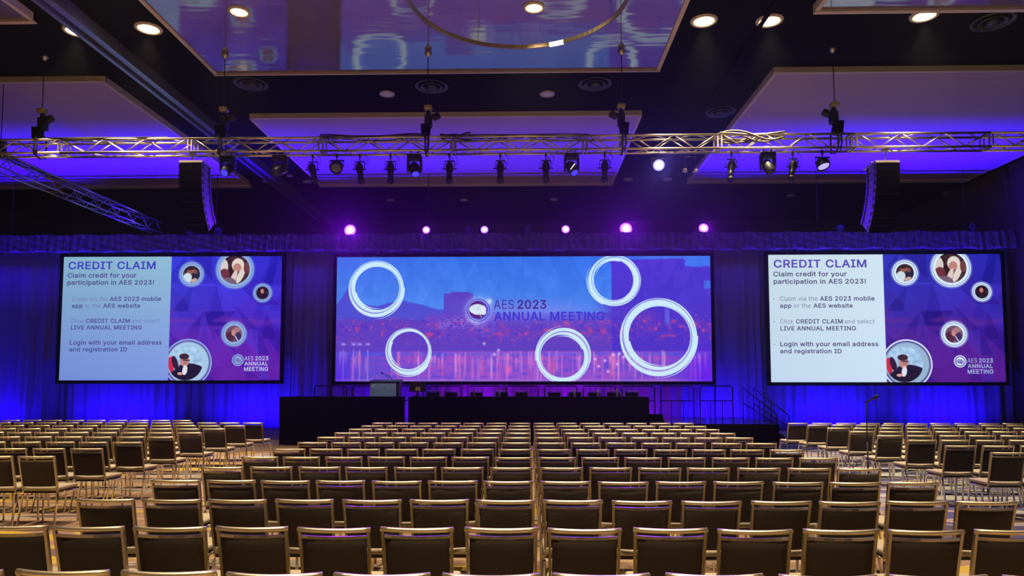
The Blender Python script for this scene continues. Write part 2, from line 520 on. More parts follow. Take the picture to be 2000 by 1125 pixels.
# ---------------------------------------------------------------- main truss
TY0, TW = 16.75, .33
TZT = at_y(1000, 266, TY0).z
TZB = at_y(1000, 292, TY0).z
TX0, TX1 = -15.6, 14.4
SEC = 3.17
tr = empty('lighting_truss', (0, TY0, TZB), 'long aluminium box truss across the hall, lit warm, carrying stage lights', 'truss')
off = at_y(884, 280, TY0).x
xs = [off + SEC * i for i in range(-5, 6)]
h = TZT - TZB
xx = [xs[0] - SEC] + xs
for i, (a, c) in enumerate(zip(xx, xx[1:])):
    b = MB()
    for y in (0, TW):
        for z in (0, h):
            b.tube((a, y, z), (c, y, z), .030, 8)
    nb = 6
    st = (c - a - .16) / nb
    for y in (0, TW):
        for q in range(nb):
            x0 = a + .08 + q * st
            z0, z1 = (h, 0) if q % 2 == 0 else (0, h)
            b.tube((x0, y, z0), (x0 + st, y, z1), .017, 6)
    for z in (0, h):
        for q in range(nb):
            x0 = a + .08 + q * st
            y0, y1 = (TW, 0) if q % 2 == 0 else (0, TW)
            b.tube((x0, y0, z), (x0 + st, y1, z), .012, 6)
    b.build('truss_section', M['alu'], tr)
    b = MB()
    for dx in (-.045, .045):
        b.box((c + dx, -.005, h / 2), (.03, .03, h + .05)); b.box((c + dx, TW + .005, h / 2), (.03, .03, h + .05))
        b.box((c + dx, TW / 2, h), (.03, TW, .04)); b.box((c + dx, TW / 2, 0), (.03, TW, .04))
    b.build('connector_plate', M['plate'], tr)

# chain hoists
def hoist(px, label, tilt=0, side=1):
    x = at_y(px, 270, TY0).x
    e = empty('chain_hoist', (x, TY0 + TW / 2, TZT), label, 'chain hoist', 'chain hoists holding the main truss')
    top = CZ - TZT
    b = MB()
    b.box((.02 * side, 0, .44), (.17, .20, .30), bevel=.02, seg=2)
    b.box((.02 * side, 0, .63), (.10, .14, .12), bevel=.02)
    b.build('motor_body', M['black'], e)
    MB().box((.02 * side, -.05, .75), (.19, .20, .11), bevel=.03, seg=2).build('motor_cap', M['brass'], e)
    MB().lathe([(.05, -.02), (.085, .0), (.085, .16), (.06, .18), (0, .18)], Matrix.Translation((.14 * side, -.06, .50)) @ Matrix.Rotation(1.1 * side, 4, 'Y'), n=14).build('motor_end', M['black2'], e)
    b = MB()
    b.prism([(-.09, -.02), (.09, -.02), (.12, .30), (-.11, .30)], 'y', -.13, .02)
    b.xf(Matrix.Translation((-.03 * side, -.05, .02))).build('chain_bag', M['blackcloth'], e)
    MB().tube((0, -.02, .78), (0, -.02, top - .12), .012, 6).build('chain', M['cable'], e)
    MB().lathe([(.0, -.16), (.03, -.15), (.09, -.07), (.09, -.04), (.05, 0), (0, 0)], Matrix.Translation((0, -.02, top)), n=16).build('ceiling_bracket', M['steel'], e)
    b = MB()
    b.path([(-.02, -TW / 2 - .04, .05), (-.02, -TW / 2 - .05, -.36), (-.02, 0, -.42), (-.02, TW / 2 + .04, -.36), (-.02, TW / 2 + .04, .06), (-.02, 0, .30), (-.02, -TW / 2 - .04, .05)], .022, 6)
    b.path([(.05, -TW / 2 - .05, .03), (.06, -TW / 2 - .06, -.2), (.03, -TW / 2 - .05, -.40)], .02, 6)
    b.build('sling', M['cable'], e)
    return e
hoist(72, 'black chain hoist on the main truss above the side truss', side=1)
hoist(430, 'chain hoist with brassy cap on the main truss beside the left speaker stack', side=1)
hoist(833, 'dark chain hoist on the main truss in front of the middle violet panel', side=1)
hoist(1217, 'chain hoist with pale cap at the right end of the middle violet panel', side=-1)
hoist(1637, 'chain hoist with brassy cap in front of the right violet panel', side=-1)

# loose cables lying along the truss top
def cable_on_truss(x0, x1, label, sag=.10, n=4, rad=.016, m=None):
    a, c = at_y(x0, 266, TY0).x, at_y(x1, 266, TY0).x
    b = MB()
    for q in range(n):
        ph = random.uniform(0, 6)
        N = max(10, int((c - a) / .18))
        pts = []
        for i in range(N + 1):
            u = i / N
            z = TZT + .035 + .028 * (q % 2) + sag * (.35 * math.sin(u * N * .55 + ph) - .25)* (1 if q else .3)
            z = max(z, TZT - .18)
            pts.append((a + (c - a) * u, TY0 + .02 - .05 * (1 if q % 3 == 0 else -1) + .06 * (q % 3) + .03 * math.sin(u * 9 + ph), z))
        b.path(pts, rad, 6)
    return tag(b.build('cable_bundle', m or M['cable']), label, 'cable', 'loose cables on the main truss')
cable_on_truss(1405, 1532, 'drooping bundle of pale grey cables on the truss right of the blue white lamp', .32, 6, .024, mat('grey cable jacket', (.16, .14, .11), .5))
cable_on_truss(860, 920, 'short pile of black cable beside the middle hoist', .10, 6, .020)
cable_on_truss(625, 830, 'thin black cables along the truss left of the middle hoist', .10, 4, .014)
cable_on_truss(920, 1150, 'thin black cables along the truss right of the middle hoist', .06, 3, .012)
cable_on_truss(90, 330, 'thin black cables along the truss above the side truss', .08, 3, .014)

# side truss going back to the drape
SX, SZ = -14.35, 7.45
sd = empty('side_truss', (SX, 17.6, SZ), 'violet lit box truss running from the main truss back to the drape', 'truss')
for i in range(3):
    b = MB(); a, c = i * 3.05, (i + 1) * 3.05
    for x in (0, .4):
        for z in (0, .4):
            b.tube((x, a, z), (x, c, z), .026, 8)
    for q in range(6):
        y0 = a + q * 3.05 / 6; y1 = y0 + 3.05 / 6
        z0, z1 = (.4, 0) if q % 2 else (0, .4)
        for x in (0, .4): b.tube((x, y0, z0), (x, y1, z1), .013, 6)
        for z in (0, .4): b.tube((z0, y0, z), (z1, y1, z), .012, 6)
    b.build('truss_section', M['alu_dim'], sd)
b = MB()
for q in range(5):
    ph = random.uniform(0, 6)
    b.path([(.08 + .06 * q, u * 6.0, .43 + .03 * (q % 2) + .015 * math.sin(u * 20 + ph)) for u in np.linspace(0, 1, 26)], .022, 6)
b.build('cable_run', M['cable'], sd)
e = empty('chain_hoist', (SX + .2, 18.6, SZ + .4), 'black chain hoist on the near end of the side truss', 'chain hoist')
MB().box((0, 0, .22), (.2, .22, .34), bevel=.02, seg=2).build('motor_body', M['black'], e)
MB().box((.06, 0, .0), (.36, .3, .10), bevel=.02).build('chain_bag', M['blackcloth'], e)
MB().tube((0, 0, .38), (0, 0, CZ - SZ - .4), .012, 6).build('chain', M['cable'], e)
light('SPOT', 'side_truss_wash', (-12.0, 25.5, 6.9), 130, (.22, .10, 1), aim=(-14.2, 23.5, 7.5), spot_size=1.2, shadow_soft_size=.2)

# ---------------------------------------------------------------- stage lights hanging on the truss
def clamp(parent, z=0):
    b = MB()
    b.box((0, 0, z - .02), (.05, .06, .10), bevel=.01)
    b.tube((0, 0, z - .16), (0, 0, z - .04), .014, 8)
    return b.build('clamp', M['black2'], parent)
def profile_light(px, tilt, roll, label, cat='stage light'):
    p = at_y(px, 300, TY0 + TW)
    e = empty('profile_spotlight', (p.x, TY0 + TW, TZB), label, cat, 'black profile spotlights on the main truss')
    clamp(e)
    b = MB()
    b.path([(-.12, 0, -.36), (-.125, 0, -.22), (-.10, 0, -.17), (.10, 0, -.17), (.125, 0, -.22), (.12, 0, -.36)], .01, flat=(.012, .03))
    for s_ in (-1, 1): b.tube((s_ * .09, 0, -.36), (s_ * .17, 0, -.36), .015, 8)
    b.build('yoke', M['black2'], e)
    R = Matrix.Translation((0, 0, -.36)) @ Matrix.Rotation(roll, 4, 'Y') @ Matrix.Rotation(tilt, 4, 'X')
    MB().lathe([(0, .17), (.06, .165), (.085, .12), (.095, .05), (.095, -.02), (.075, -.08), (.07, -.12)], R, 20).build('lamp_housing', M['black'], e)
    MB().lathe([(.068, -.10), (.068, -.24), (.078, -.25), (.078, -.31), (.085, -.315), (.085, -.36), (.07, -.36), (.0, -.34)], R, 20).build('lens_barrel', M['black2'], e)
    b = MB(); b.box((0, .09, -.02), (.12, .06, .06), bevel=.01); b.xf(R); b.build('shutter_gate', M['black2'], e)
    b = MB(); b.path([(.03, .02, -.05), (.18, .05, -.25), (.2, .0, -.1), (.1, -.05, .0)], .007, 6); b.build('power_cable', M['cable'], e)
    return e
profile_light(611, -.35, -.30, 'black profile spotlight on the truss, leftmost of the barrel shaped ones')
profile_light(703, -.25, -.20, 'black profile spotlight, second barrel from the left on the truss')
profile_light(763, -.25, -.08, 'black profile spotlight just left of the blue lensed moving head')
profile_light(878, -.2, 0, 'black profile spotlight first to the right of the middle hoist')
profile_light(977, -.2, 0, 'black profile spotlight hanging alone above the middle of the wide screen')
profile_light(1066, -.2, .0, 'black profile spotlight just left of the warm streaked moving head')
profile_light(1181, -.2, .06, 'black profile spotlight just left of the fourth hoist')
profile_light(1428, -.25, .18, 'black profile spotlight at the near corner of the right violet panel')
profile_light(1548, -.3, .28, 'black profile spotlight right of the dark moving head, before the right panel')

def moving_head(px, tilt, roll, label, hot=None, scale=1.0):
    p = at_y(px, 300, TY0 + TW * .5)
    e = empty('moving_head_light', (p.x, TY0 + TW * .5, TZB), label, 'stage light', 'moving head lights on the main truss')
    e.scale = (scale,) * 3
    b = MB()
    for s_ in (-1, 1): b.box((s_ * .09, 0, -.03), (.05, .06, .13), bevel=.01)
    b.build('clamp', M['steel'], e)
    MB().box((0, 0, -.14), (.34, .26, .13), bevel=.025, seg=2).build('base_box', M['black'], e)
    b = MB()
    for s_ in (-1, 1): b.prism([(-.07, -.18), (.07, -.18), (.06, -.44), (0, -.50), (-.06, -.44)], 'x', s_ * .155 - .025, s_ * .155 + .025)
    b.build('yoke', M['black2'], e)
    R = Matrix.Translation((0, 0, -.40)) @ Matrix.Rotation(roll, 4, 'Y') @ Matrix.Rotation(tilt, 4, 'X')
    MB().lathe([(0, .16), (.08, .15), (.12, .08), (.125, -.08), (.11, -.17), (.10, -.19), (0, -.19)], R, 20).build('head', M['black'], e)
    q = (R @ Matrix.Translation((0, 0, -.192))).to_euler()
    l = lens('lens', hot or M['glass_off'], e, (R @ Vector((0, 0, -.192))), .085, (R @ Matrix.Rotation(PI, 4, 'X')).to_euler())
    return e
moving_head(446, -.9, .2, 'moving head with thin blue lit lens right of the left speaker stack', M['bluelow'])
moving_head(548, -.7, .75, 'dark tilted moving head between the left speaker stack and first barrel')
moving_head(810, -.5, -.25, 'moving head with blue lens left of the middle hoist', M['bluelow'])
m_ = moving_head(1116, -.5, -.42, 'tilted moving head with a warm streak and blue lens right of centre', M['bluelow'])
b = MB(); b.box((.02, -.15, -.42), (.022, .02, .17), Euler((0, .62, 0))); b.build('bright_strip', M['streak'], m_)
moving_head(1499, -.4, -.3, 'dark moving head with bright clamps before the right violet panel')

def par(px, tilt, roll, label, m, r=.13):
    p = at_y(px, 300, TY0 + TW)
    e = empty('wash_light', (p.x, TY0 + TW, TZB), label, 'stage light', 'round wash lights on the main truss')
    clamp(e)
    b = MB()
    b.path([(-.17, 0, -.28), (-.17, 0, -.14), (.17, 0, -.14), (.17, 0, -.28)], .01, flat=(.012, .04))
    b.build('yoke', M['black2'], e)
    R = Matrix.Translation((0, 0, -.29)) @ Matrix.Rotation(roll, 4, 'Y') @ Matrix.Rotation(tilt, 4, 'X')
    MB().lathe([(0, .15), (.09, .14), (.15, .06), (.16, -.06), (.155, -.10), (.14, -.10), (.14, -.06), (0, -.06)], R, 22).build('can', M['black'], e)
    lens('lens', m, e, (R @ Vector((0, 0, -.08))), r, (R @ Matrix.Rotation(PI, 4, 'X')).to_euler())
    return e, R
par(658, -.9, 0, 'dark round wash light between the first two barrels on the truss', M['glass_off'])
e, R = par(1286, -1.15, .25, 'lit blue white wash light in the dark gap right of the fourth hoist', M['bluehot'], .15)
light('SPOT', 'wash_beam', (e.location.x, TY0 + TW - .35, TZB - .40), 700, (.2, .15, 1), aim=(e.location.x, 6, 0), spot_size=.8, shadow_soft_size=.12)
par(1606, -.4, -.15, 'round wash light with pale lens left of the right speaker stack', emit('pale lens glow', (.55, .5, 1), 1.0))
# pair of small hanging work lights
p = at_y(1348, 300, TY0 + TW)
e = empty('work_light', (p.x, TY0 + TW, TZB), 'pair of small work lights hanging on one thin bracket under the truss', 'stage light')
b = MB(); b.path([(-.13, 0, -.42), (-.13, 0, -.10), (.13, 0, -.10), (.13, 0, -.42)], .01, 6); b.tube((0, 0, -.1), (0, 0, .02), .012); b.build('bracket', M['black2'], e)
for s_ in (-1, 1):
    MB().lathe([(0, .06), (.035, .05), (.06, -.03), (0, -.03)], Matrix.Translation((s_ * .13, 0, -.44)), 14).build('lamp_head', M['whitelens'], e)

# ---------------------------------------------------------------- line array speakers
def line_array(px, s_in, label):
    X = at_y(px, 313, 16.6).x
    Z = at_y(px, 315, 16.6).z
    e = empty('speaker_array', (X, 16.95, Z), label, 'loudspeaker', 'hanging speaker stacks')
    b = MB()
    b.box((0, .02, .02), (.56, .62, .05)); b.box((0, .02, .075), (.50, .08, .06))
    b.build('flying_frame', M['plate'], e)
    b = MB(); b.path([(.10 * -s_in, .0, .09), (.10 * -s_in, .0, TZB - Z + .02)], .02, 6)
    b.box((.10 * -s_in, 0, TZB - Z), (.12, .12, .10)); b.build('hanging_strap', M['steel'], e)
    y, z, a = -.30, -.02, .0
    N, H, D = 9, .185, .50
    for i in range(N):
        a = .02 + .058 * i + .0045 * i * i * .6
        bx = empty('speaker_box', (0, 0, 0), '', '')
        del bx['label']; del bx['category']
        bx.parent = e
        bx.location = (0, y, z); bx.rotation_euler = (a, 0, 0)
        # cabinet hangs below its top front edge; front faces the seats (-y)
        b = MB(); b.prism([(0, 0), (D, -.02), (D, -H + .03), (0, -H + .006)], 'x', -.27, .27); b.build('cabinet', M['sidebox'], bx)
        b = MB(); b.box((0, -.012, -H / 2), (.535, .02, H - .014)); b.build('grille', M['grille'], bx)
        b = MB()
        for s2 in (-1, 1): b.box((s2 * .275, .42, -H / 2), (.02, .05, H * .9)); b.box((s2 * .275, .08, -H / 2), (.02, .05, H * .5))
        b.build('rigging_bar', M['black2'], bx)
        y += math.sin(a) * H; z -= math.cos(a) * H
    return e
line_array(370, 1, 'curved black line array speaker hung from the truss over the left screen')
line_array(1736, -1, 'curved black line array speaker hung from the truss over the right screen')
# violet stage wash catching the inner sides of the speakers
light('SPOT', 'speaker_wash', (-5.0, 23.5, 7.3), 900, (.07, .0, 1), aim=(-8.2, 17.2, 6.8), spot_size=.7, shadow_soft_size=.15)
light('SPOT', 'speaker_wash', (6.0, 23.5, 7.3), 900, (.07, .0, 1), aim=(9.2, 17.2, 6.8), spot_size=.7, shadow_soft_size=.15)

# ---------------------------------------------------------------- drape, valance, rear truss
def drape(x0, x1, label, seed):
    r = random.Random(seed)
    N = int((x1 - x0) / .035); K = 7
    ph = [r.uniform(0, 6.28) for _ in range(4)]
    bm = bmesh.new(); rows = []
    for kz in range(K + 1):
        z = .02 + 6.95 * kz / K
        f = 1.0 - .35 * kz / K
        row = []
        for i in range(N + 1):
            x = x0 + (x1 - x0) * i / N
            w = x + .10 * math.sin(x * 1.7 + ph[0]) + .05 * math.sin(x * 3.9 + ph[1])
            yy = .05 * math.sin(w * 17 + ph[2]) + .07 * math.sin(w * 6.3 + ph[3]) + .05 * math.sin(x * 2.6 + ph[1]) + .016 * math.sin(w * 33)
            row.append(bm.verts.new((x + .02 * math.sin(z * 1.3 + x * 5), DY + yy * f + .015 * math.sin(z * .9 + x), z)))
        rows.append(row)
    for A, B in zip(rows, rows[1:]):
        for i in range(N):
            bm.faces.new((A[i], A[i + 1], B[i + 1], B[i])).smooth = True
    me = bpy.data.meshes.new('stage_drape'); bm.to_mesh(me); bm.free()
    me.materials.append(M['drape'])
    o = bpy.data.objects.new('stage_drape', me); COL.objects.link(o)
    sm = o.modifiers.new('thickness', 'SOLIDIFY'); sm.thickness = .01
    return tag(o, label, 'curtain', 'grey drape panels lit blue behind the screens')
drape(-23.4, -17.95, 'pleated blue lit drape panel beyond the outer edge of the left screen', 1)
drape(-17.9, -9.05, 'pleated blue lit drape panel behind the left credit claim screen', 2)
drape(-9.0, -7.45, 'narrow pleated drape panel between the left screen and the wide middle screen', 3)
drape(-7.4, 7.05, 'pleated violet lit drape panel behind the wide middle screen', 4)
drape(7.1, 8.8, 'narrow pleated drape panel between the middle screen and right screen', 5)
drape(8.85, 17.75, 'pleated blue lit drape panel behind the right credit claim screen', 6)
drape(17.8, 18.15, 'thin dark drape strip at the right wall', 7)

def valance():
    x0, x1 = -23.4, 18.1
    bm = bmesh.new(); rows = []
    N, K = 1300, 9
    for kz in range(K + 1):
        z = 6.70 + .66 * kz / K
        row = []
        for i in range(N + 1):
            x = x0 + (x1 - x0) * i / N
            yy = .05 * math.sin(x * 23 + 2 * math.sin(x * 1.3) + kz * .25 * math.sin(x * .8)) + .03 * math.sin(x * 51 + kz * .5) + .02 * math.sin(kz * 1.9 + x * 7)
            row.append(bm.verts.new((x, 26.62 + yy, z + .02 * math.sin(x * 4.0))))
        rows.append(row)
    for A, B in zip(rows, rows[1:]):
        for i in range(N):
            bm.faces.new((A[i], A[i + 1], B[i + 1], B[i])).smooth = True
    me = bpy.data.meshes.new('drape_valance'); bm.to_mesh(me); bm.free()
    me.materials.append(M['valance'])
    o = bpy.data.objects.new('drape_valance', me); COL.objects.link(o)
    o.modifiers.new('thickness', 'SOLIDIFY').thickness = .01
    return tag(o, 'long ruffled dark valance running along the top of the drape', 'valance')
valance()
e = empty('rear_truss', (0, 26.95, 7.05), 'black truss along the drape top, mostly behind the valance', 'truss')
b = MB()
for y in (0, .26):
    for z in (0, .26): b.tube((-23, y, z), (17.9, y, z), .026, 8)
for i in range(110):
    x0 = -23 + i * 40.9 / 110; x1 = x0 + 40.9 / 110
    z0, z1 = (.26, 0) if i % 2 else (0, .26)
    for y in (0, .26): b.tube((x0, y, z0), (x1, y, z1), .012, 5)
b.build('truss_frame', M['black'], e)
for x in (-20, -12, -3.8, 4.2, 11, 16.5):
    MB().tube((x, .13, .26), (x, .13, CEIL - 7.05), .012, 6).build('hanging_chain', M['cable'], e)

# violet moving lights on top of the rear truss
def rear_light(px, py, r, label, lit=True, aimx=0.0, pw=450):
    p = at_y(px, py, 26.85)
    e = empty('moving_head_light', (p.x, 27.08, 7.34), label, 'stage light', 'moving head lights on the rear truss')
    zc = p.z - 7.34
    MB().box((0, 0, .05), (.34, .28, .10), bevel=.02).build('base_box', M['black'], e)
    b = MB()
    hgt = max(zc, .2)
    for s_ in (-1, 1): b.box((s_ * .20, 0, .08 + hgt / 2), (.05, .14, hgt), bevel=.01)
    b.build('yoke', M['black2'], e)
    R = Matrix.Translation((0, 0, hgt)) @ Matrix.Rotation(PI / 2 - .10, 4, 'X')
    MB().lathe([(0, -.15), (.10, -.14), (.155, -.05), (.165, .12), (.16, .17), (.0, .17)], R, 20).build('head', M['black'], e)
    lens('lens', M['purple'] if lit else M['glass_off'], e, R @ Vector((0, 0, .175)), r, R.to_euler())
    if lit:
        light('SPOT', 'violet_beam', (p.x, 26.72, 7.31 + hgt), pw, (.24, .0, 1), aim=(p.x * .6 + aimx, 9, .6), spot_size=.75, spot_blend=.6, shadow_soft_size=.15)
    return e
rear_light(683, 450, .23, 'large bright violet stage lamp above the left end of the middle screen', pw=2600, aimx=.3)
rear_light(832, 454, .15, 'small violet stage lamp, second from the left above the middle screen')
rear_light(946, 454, .15, 'small violet stage lamp, third from the left above the middle screen')
rear_light(1105, 452, .16, 'small violet stage lamp, fourth from the left above the middle screen')
rear_light(1223, 447, .24, 'large bright violet stage lamp right of centre above the middle screen', pw=2600)
rear_light(1375, 446, .19, 'violet stage lamp above the right end of the middle screen', pw=800)
for x, y, lb in [(369, 452, 'unlit black moving light on the drape top over the left screen'),
                 (425, 456, 'unlit black moving light below the tip of the left speaker stack'),
                 (914, 450, 'unlit black moving light beside the third violet lamp'),
                 (1031, 447, 'unlit black moving light midway above the middle screen'),
                 (1643, 448, 'unlit black moving light on the drape top left of the right speaker tip'),
                 (1903, 442, 'unlit black moving light on the drape top near the right wall')]:
    rear_light(x, y, .13, lb, lit=False)

# ---------------------------------------------------------------- projection screens
def lin(c):
    c = np.asarray(c, float) / 255
    return np.where(c <= .04045, c / 12.92, ((c + .055) / 1.055) ** 2.4)

def vnoise(w, h, sx, sy, seed):
    """smooth value noise, cells of sx by sy pixels"""
    g = np.random.default_rng(seed).random((int(h.max() / sy) + 3, int(w.max() / sx) + 3))
    fx, fy = w / sx, h / sy
    ix, iy = fx.astype(int), fy.astype(int)
    tx, ty = fx - ix, fy - iy
    tx, ty = tx * tx * (3 - 2 * tx), ty * ty * (3 - 2 * ty)
    return (g[iy, ix] * (1 - tx) + g[iy, ix + 1] * tx) * (1 - ty) + (g[iy + 1, ix] * (1 - tx) + g[iy + 1, ix + 1] * tx) * ty

def sstep(a, b, x):
    t = np.clip((x - a) / (b - a), 0, 1)
    return t * t * (3 - 2 * t)

def facets(X, Y, cell, seed):
    """soft triangular facet pattern: value per triangle"""
    g = np.random.default_rng(seed)
    h = cell * .87
    r = np.floor(Y / h); fy = Y / h - r
    xs_ = X / cell + .5 * (r % 2)
    c = np.floor(xs_); fx = xs_ - c
    up_ = (fy < 1 - np.abs(2 * fx - 1))
    side = (fx > .5)
    idx = (r * 131 + c * 17 + np.where(up_, 3, np.where(side, 7, 11))).astype(int) % 997
    return g.random(997)[idx]

def ring_mask(X, Y, cx, cy, ro, ri, seed, tail=True):
    """hand-drawn white ring: a band with thin spiral gaps and a stray tail"""
    r_ = np.random.default_rng(seed)
    dx, dy = X - cx, Y - cy
    r = np.hypot(dx, dy); th = np.arctan2(dy, dx) % (2 * PI)
    a0 = r_.uniform(0, 6.28)
    wob = 1.2 * np.sin(th + a0) + .7 * np.sin(2 * th + a0 * 2)
    RO, RI = ro - 2.5 + wob, ri + 1.0 - wob * .9
    m = sstep(.6, -.6, r - RO) * sstep(-.6, .6, r - RI)
    for q, (f0, f1, span, ww) in enumerate([(.10, .62, 4.4, .62), (.45, .95, 3.6, .5), (.92, .70, 2.6, .45)]):
        s = (th - a0 - 2.3 * q) % (2 * PI)
        fr = s / span
        g = RI + (RO - RI) * (f0 + (f1 - f0) * fr)
        wdt = ww * (ro / 55) * np.clip(np.sin(np.clip(fr, 0, 1) * PI), 0, 1) ** .4
        m = m * (1 - .8 * sstep(wdt + .45, wdt - .45, np.abs(r - g)) * (fr < 1))
    if tail:
        s = (th - a0 - 1.0) % (2 * PI); fr = s / 1.7
        g = RO + .2 + 3.6 * fr
        wdt = 1.5 * (1 - np.clip(fr, 0, 1))
        m = np.maximum(m, sstep(wdt + .5, wdt - .3, np.abs(r - g)) * (fr < 1))
        s = (a0 + 4 - th) % (2 * PI); fr = s / 1.6
        g = RI + .2 - 3.4 * fr
        wdt = 2.2 * (1 - np.clip(fr, 0, 1))
        m = np.maximum(m, sstep(wdt + .5, wdt - .3, np.abs(r - g)) * (fr < 1))
    return m

def over(img, mask, col, a=1.0):
    mk = (np.clip(mask, 0, 1) * a)[..., None]
    return img * (1 - mk) + np.asarray(col, float) * mk

def city_picture(Wp, Hp, sc):
    w, h = int(Wp * sc) + 1, int(Hp * sc) + 1
    X, Y = np.meshgrid(np.linspace(0, Wp, w), np.linspace(0, Hp, h))
    u = X / Wp
    top = np.stack([60 - 25 * u + 30 * sstep(.7, .95, u), 112 + 0 * u, 228 + 0 * u], -1)
    mid = np.stack([82 + 0 * u, 140 - 0 * u, 240 + 0 * u], -1)
    v = np.clip(Y / 130, 0, 1)[..., None]
    img = top * (1 - v) + mid * v
    img += (facets(X, Y, 46, 5)[..., None] - .5) * 9 * (Y < 130)[..., None]
    img += (facets(X + 20, Y + 9, 31, 6)[..., None] - .5) * 6
    # hills and far shore
    hill = 98 - 14 * np.exp(-((X - 130) / 40) ** 2) - 8 * np.exp(-((X - 30) / 35) ** 2) - 32 * np.exp(-((X - 25) / 16) ** 2) + 10 * sstep(140, 330, X) + 4 * vnoise(X, Y, 9, 500, 2)
    img = over(img, sstep(-1.5, 1.5, Y - hill), (78, 76, 205), .95)
    shore = 128 - 6 * vnoise(X, Y, 22, 300, 8) - 3 * vnoise(X, Y, 6, 300, 9)
    img = over(img, sstep(-4, 4, Y - shore), (98, 62, 190), .9)
    def bld(img, x0, x1, y0, y1, c, a=.9):
        m = sstep(x0 - .8, x0 + .8, X) * sstep(x1 + .8, x1 - .8, X) * sstep(y0 - .8, y0 + .8, Y) * sstep(y1 + 8, y1 - 8, Y)
        return over(img, m, c, a)
    img = bld(img, 211, 268, 72, 150, (92, 62, 190))
    img = bld(img, 225, 262, 69, 80, (92, 62, 190))
    img = bld(img, 176, 290, 112, 160, (104, 66, 196), .8)
    img = bld(img, 285, 312, 100, 150, (108, 90, 215), .5)
    # the near dark tower and bank on the far right
    tow = sstep(536, 540, X + 3 * np.clip(14 - Y, 0, 14) * .4) * sstep(6, 9, Y + .02 * (X - 540))
    img = over(img, tow * sstep(240, 200, Y), (74, 48, 200), .92)
    img = over(img, sstep(500, 540, X + 10 * vnoise(X, Y, 9, 7, 33) - .5 * (Y - 95)) * sstep(84, 96, Y), (78, 52, 196), .75)
    img = over(img, sstep(684, 690, X + 10 * vnoise(X, Y, 7, 5, 3)) * sstep(26, 20, Y + 4 * vnoise(X, Y, 8, 5, 4)), (62, 120, 238), .95)
    img = over(img, sstep(715, 720, X) * sstep(46, 50, Y) * sstep(66, 62, Y), (70, 120, 238), .8)
    img += (facets(X + 7, Y + 4, 38, 9)[..., None] - .5) * 7 * (sstep(536, 560, X) * sstep(140, 110, Y))[..., None]
    img = over(img, sstep(640, 642, X) * sstep(651, 649, X) * sstep(92, 110, Y) * sstep(140, 134, Y), (105, 110, 235), .7)
    for bx in (584, 598, 604):
        img = bld(img, bx, bx + 20, 104 + (bx % 7), 150, (96, 56, 190), .6)
    # tree line, warm blotches
    n1 = vnoise(X, Y, 14, 9, 21); n2 = vnoise(X, Y, 7, 6, 22)
    band = sstep(112, 132, Y) * sstep(176, 150, Y)
    img = over(img, band * sstep(.45, .8, n1 * .6 + n2 * .4) * sstep(60, 300, X), (160, 66, 170), .55)
    img = over(img, band * sstep(.62, .85, n2) * sstep(.4, .7, n1), (205, 72, 130), .55)
    img = over(img, band * sstep(.66, .9, vnoise(X, Y, 10, 8, 23)), (80, 50, 190), .6)
    # hall windows: rows of dots on the low wide building
    dots = ((Y % 3.4) < 1.3) * (vnoise(X, Y, 3.2, 3.2, 41) > .52) * sstep(196, 206, X) * sstep(294, 284, X) * sstep(118, 121, Y) * sstep(142, 139, Y)
    img = over(img, dots.astype(float), (205, 180, 245), .55)
    dots = (vnoise(X, Y, 3.0, 2.4, 43) > .86) * sstep(100, 116, Y) * sstep(182, 168, Y)
    img = over(img, dots.astype(float), (190, 120, 215), .3)
    # water with long reflections
    wat = sstep(183, 187, Y)
    wv = np.stack([120 + 40 * np.sin(u * PI) - 30 * sstep(.20, .04, u), 70 + 12 * np.sin(u * PI), 202 - 0 * u], -1)
    img = img * (1 - wat[..., None]) + wv * wat[..., None]
    img = over(img, sstep(186, 189, Y) * sstep(196, 190, Y), (80, 95, 225), .5)
    img = over(img, wat * (vnoise(X, Y, 16, 6, 51) ** 2), (70, 70, 215), .7)
    rs = np.random.default_rng(77)
    for i in range(190):
        x = rs.uniform(8, 725)
        if 60 < x < 110 or 640 < x < 690: continue
        wd = rs.uniform(.7, 2.6); y0 = rs.uniform(180, 196); y1 = rs.uniform(215, 262); st = rs.uniform(.18, .62)
        c = [(235, 130, 205), (225, 150, 235), (240, 190, 240), (230, 100, 160)][rs.integers(4)]
        img = over(img, np.exp(-((X - x) / wd) ** 2) * sstep(y0, y0 + 6, Y) * sstep(y1, y1 - 26, Y), c, st)
    for x in (15, 35, 47, 63):
        img = over(img, np.exp(-((X - x) / 1.6) ** 2) * sstep(178, 186, Y), (165, 130, 240), .75)
        img = over(img, np.exp(-((X - x) / 4.5) ** 2 - ((Y - 171) / 2.6) ** 2), (190, 170, 250), .8)
    for x, y in [(505, 200), (512, 214), (540, 192), (548, 210), (530, 224), (310, 191), (318, 183), (290, 170), (560, 196), (524, 203), (552, 190)]:
        img = over(img, np.exp(-((X - x) / 2.4) ** 2 - ((Y - y) / 2.4) ** 2), (245, 215, 250), .9)
    img = over(img, np.exp(-((X - 338) / 4) ** 2 - ((Y - 221) / 9) ** 2), (250, 100, 190), .8)
    # magenta edge
    img = over(img, sstep(236, 242, Y), (165, 120, 215), .55)
    img = over(img, sstep(60, 0, X) * sstep(170, 240, Y), (92, 35, 240), .6)
    img = over(img, sstep(640, 728, X) * sstep(150, 236, Y), (100, 20, 245), .75)
    # glow behind the emblem and lettering
    gl = np.exp(-(np.clip(np.hypot(X - 279, Y - 105) - 17, 0, None) / 9) ** 2)
    img = over(img, gl, (200, 205, 255), .85)
    img = over(img, np.exp(-((X - 300) / 6) ** 2 - ((Y - 88) / 6) ** 2), (235, 245, 255), .9)
    img = over(img, np.exp(-((X - 272) / 9) ** 2 - ((Y - 124) / 6) ** 2), (225, 235, 255), .8)
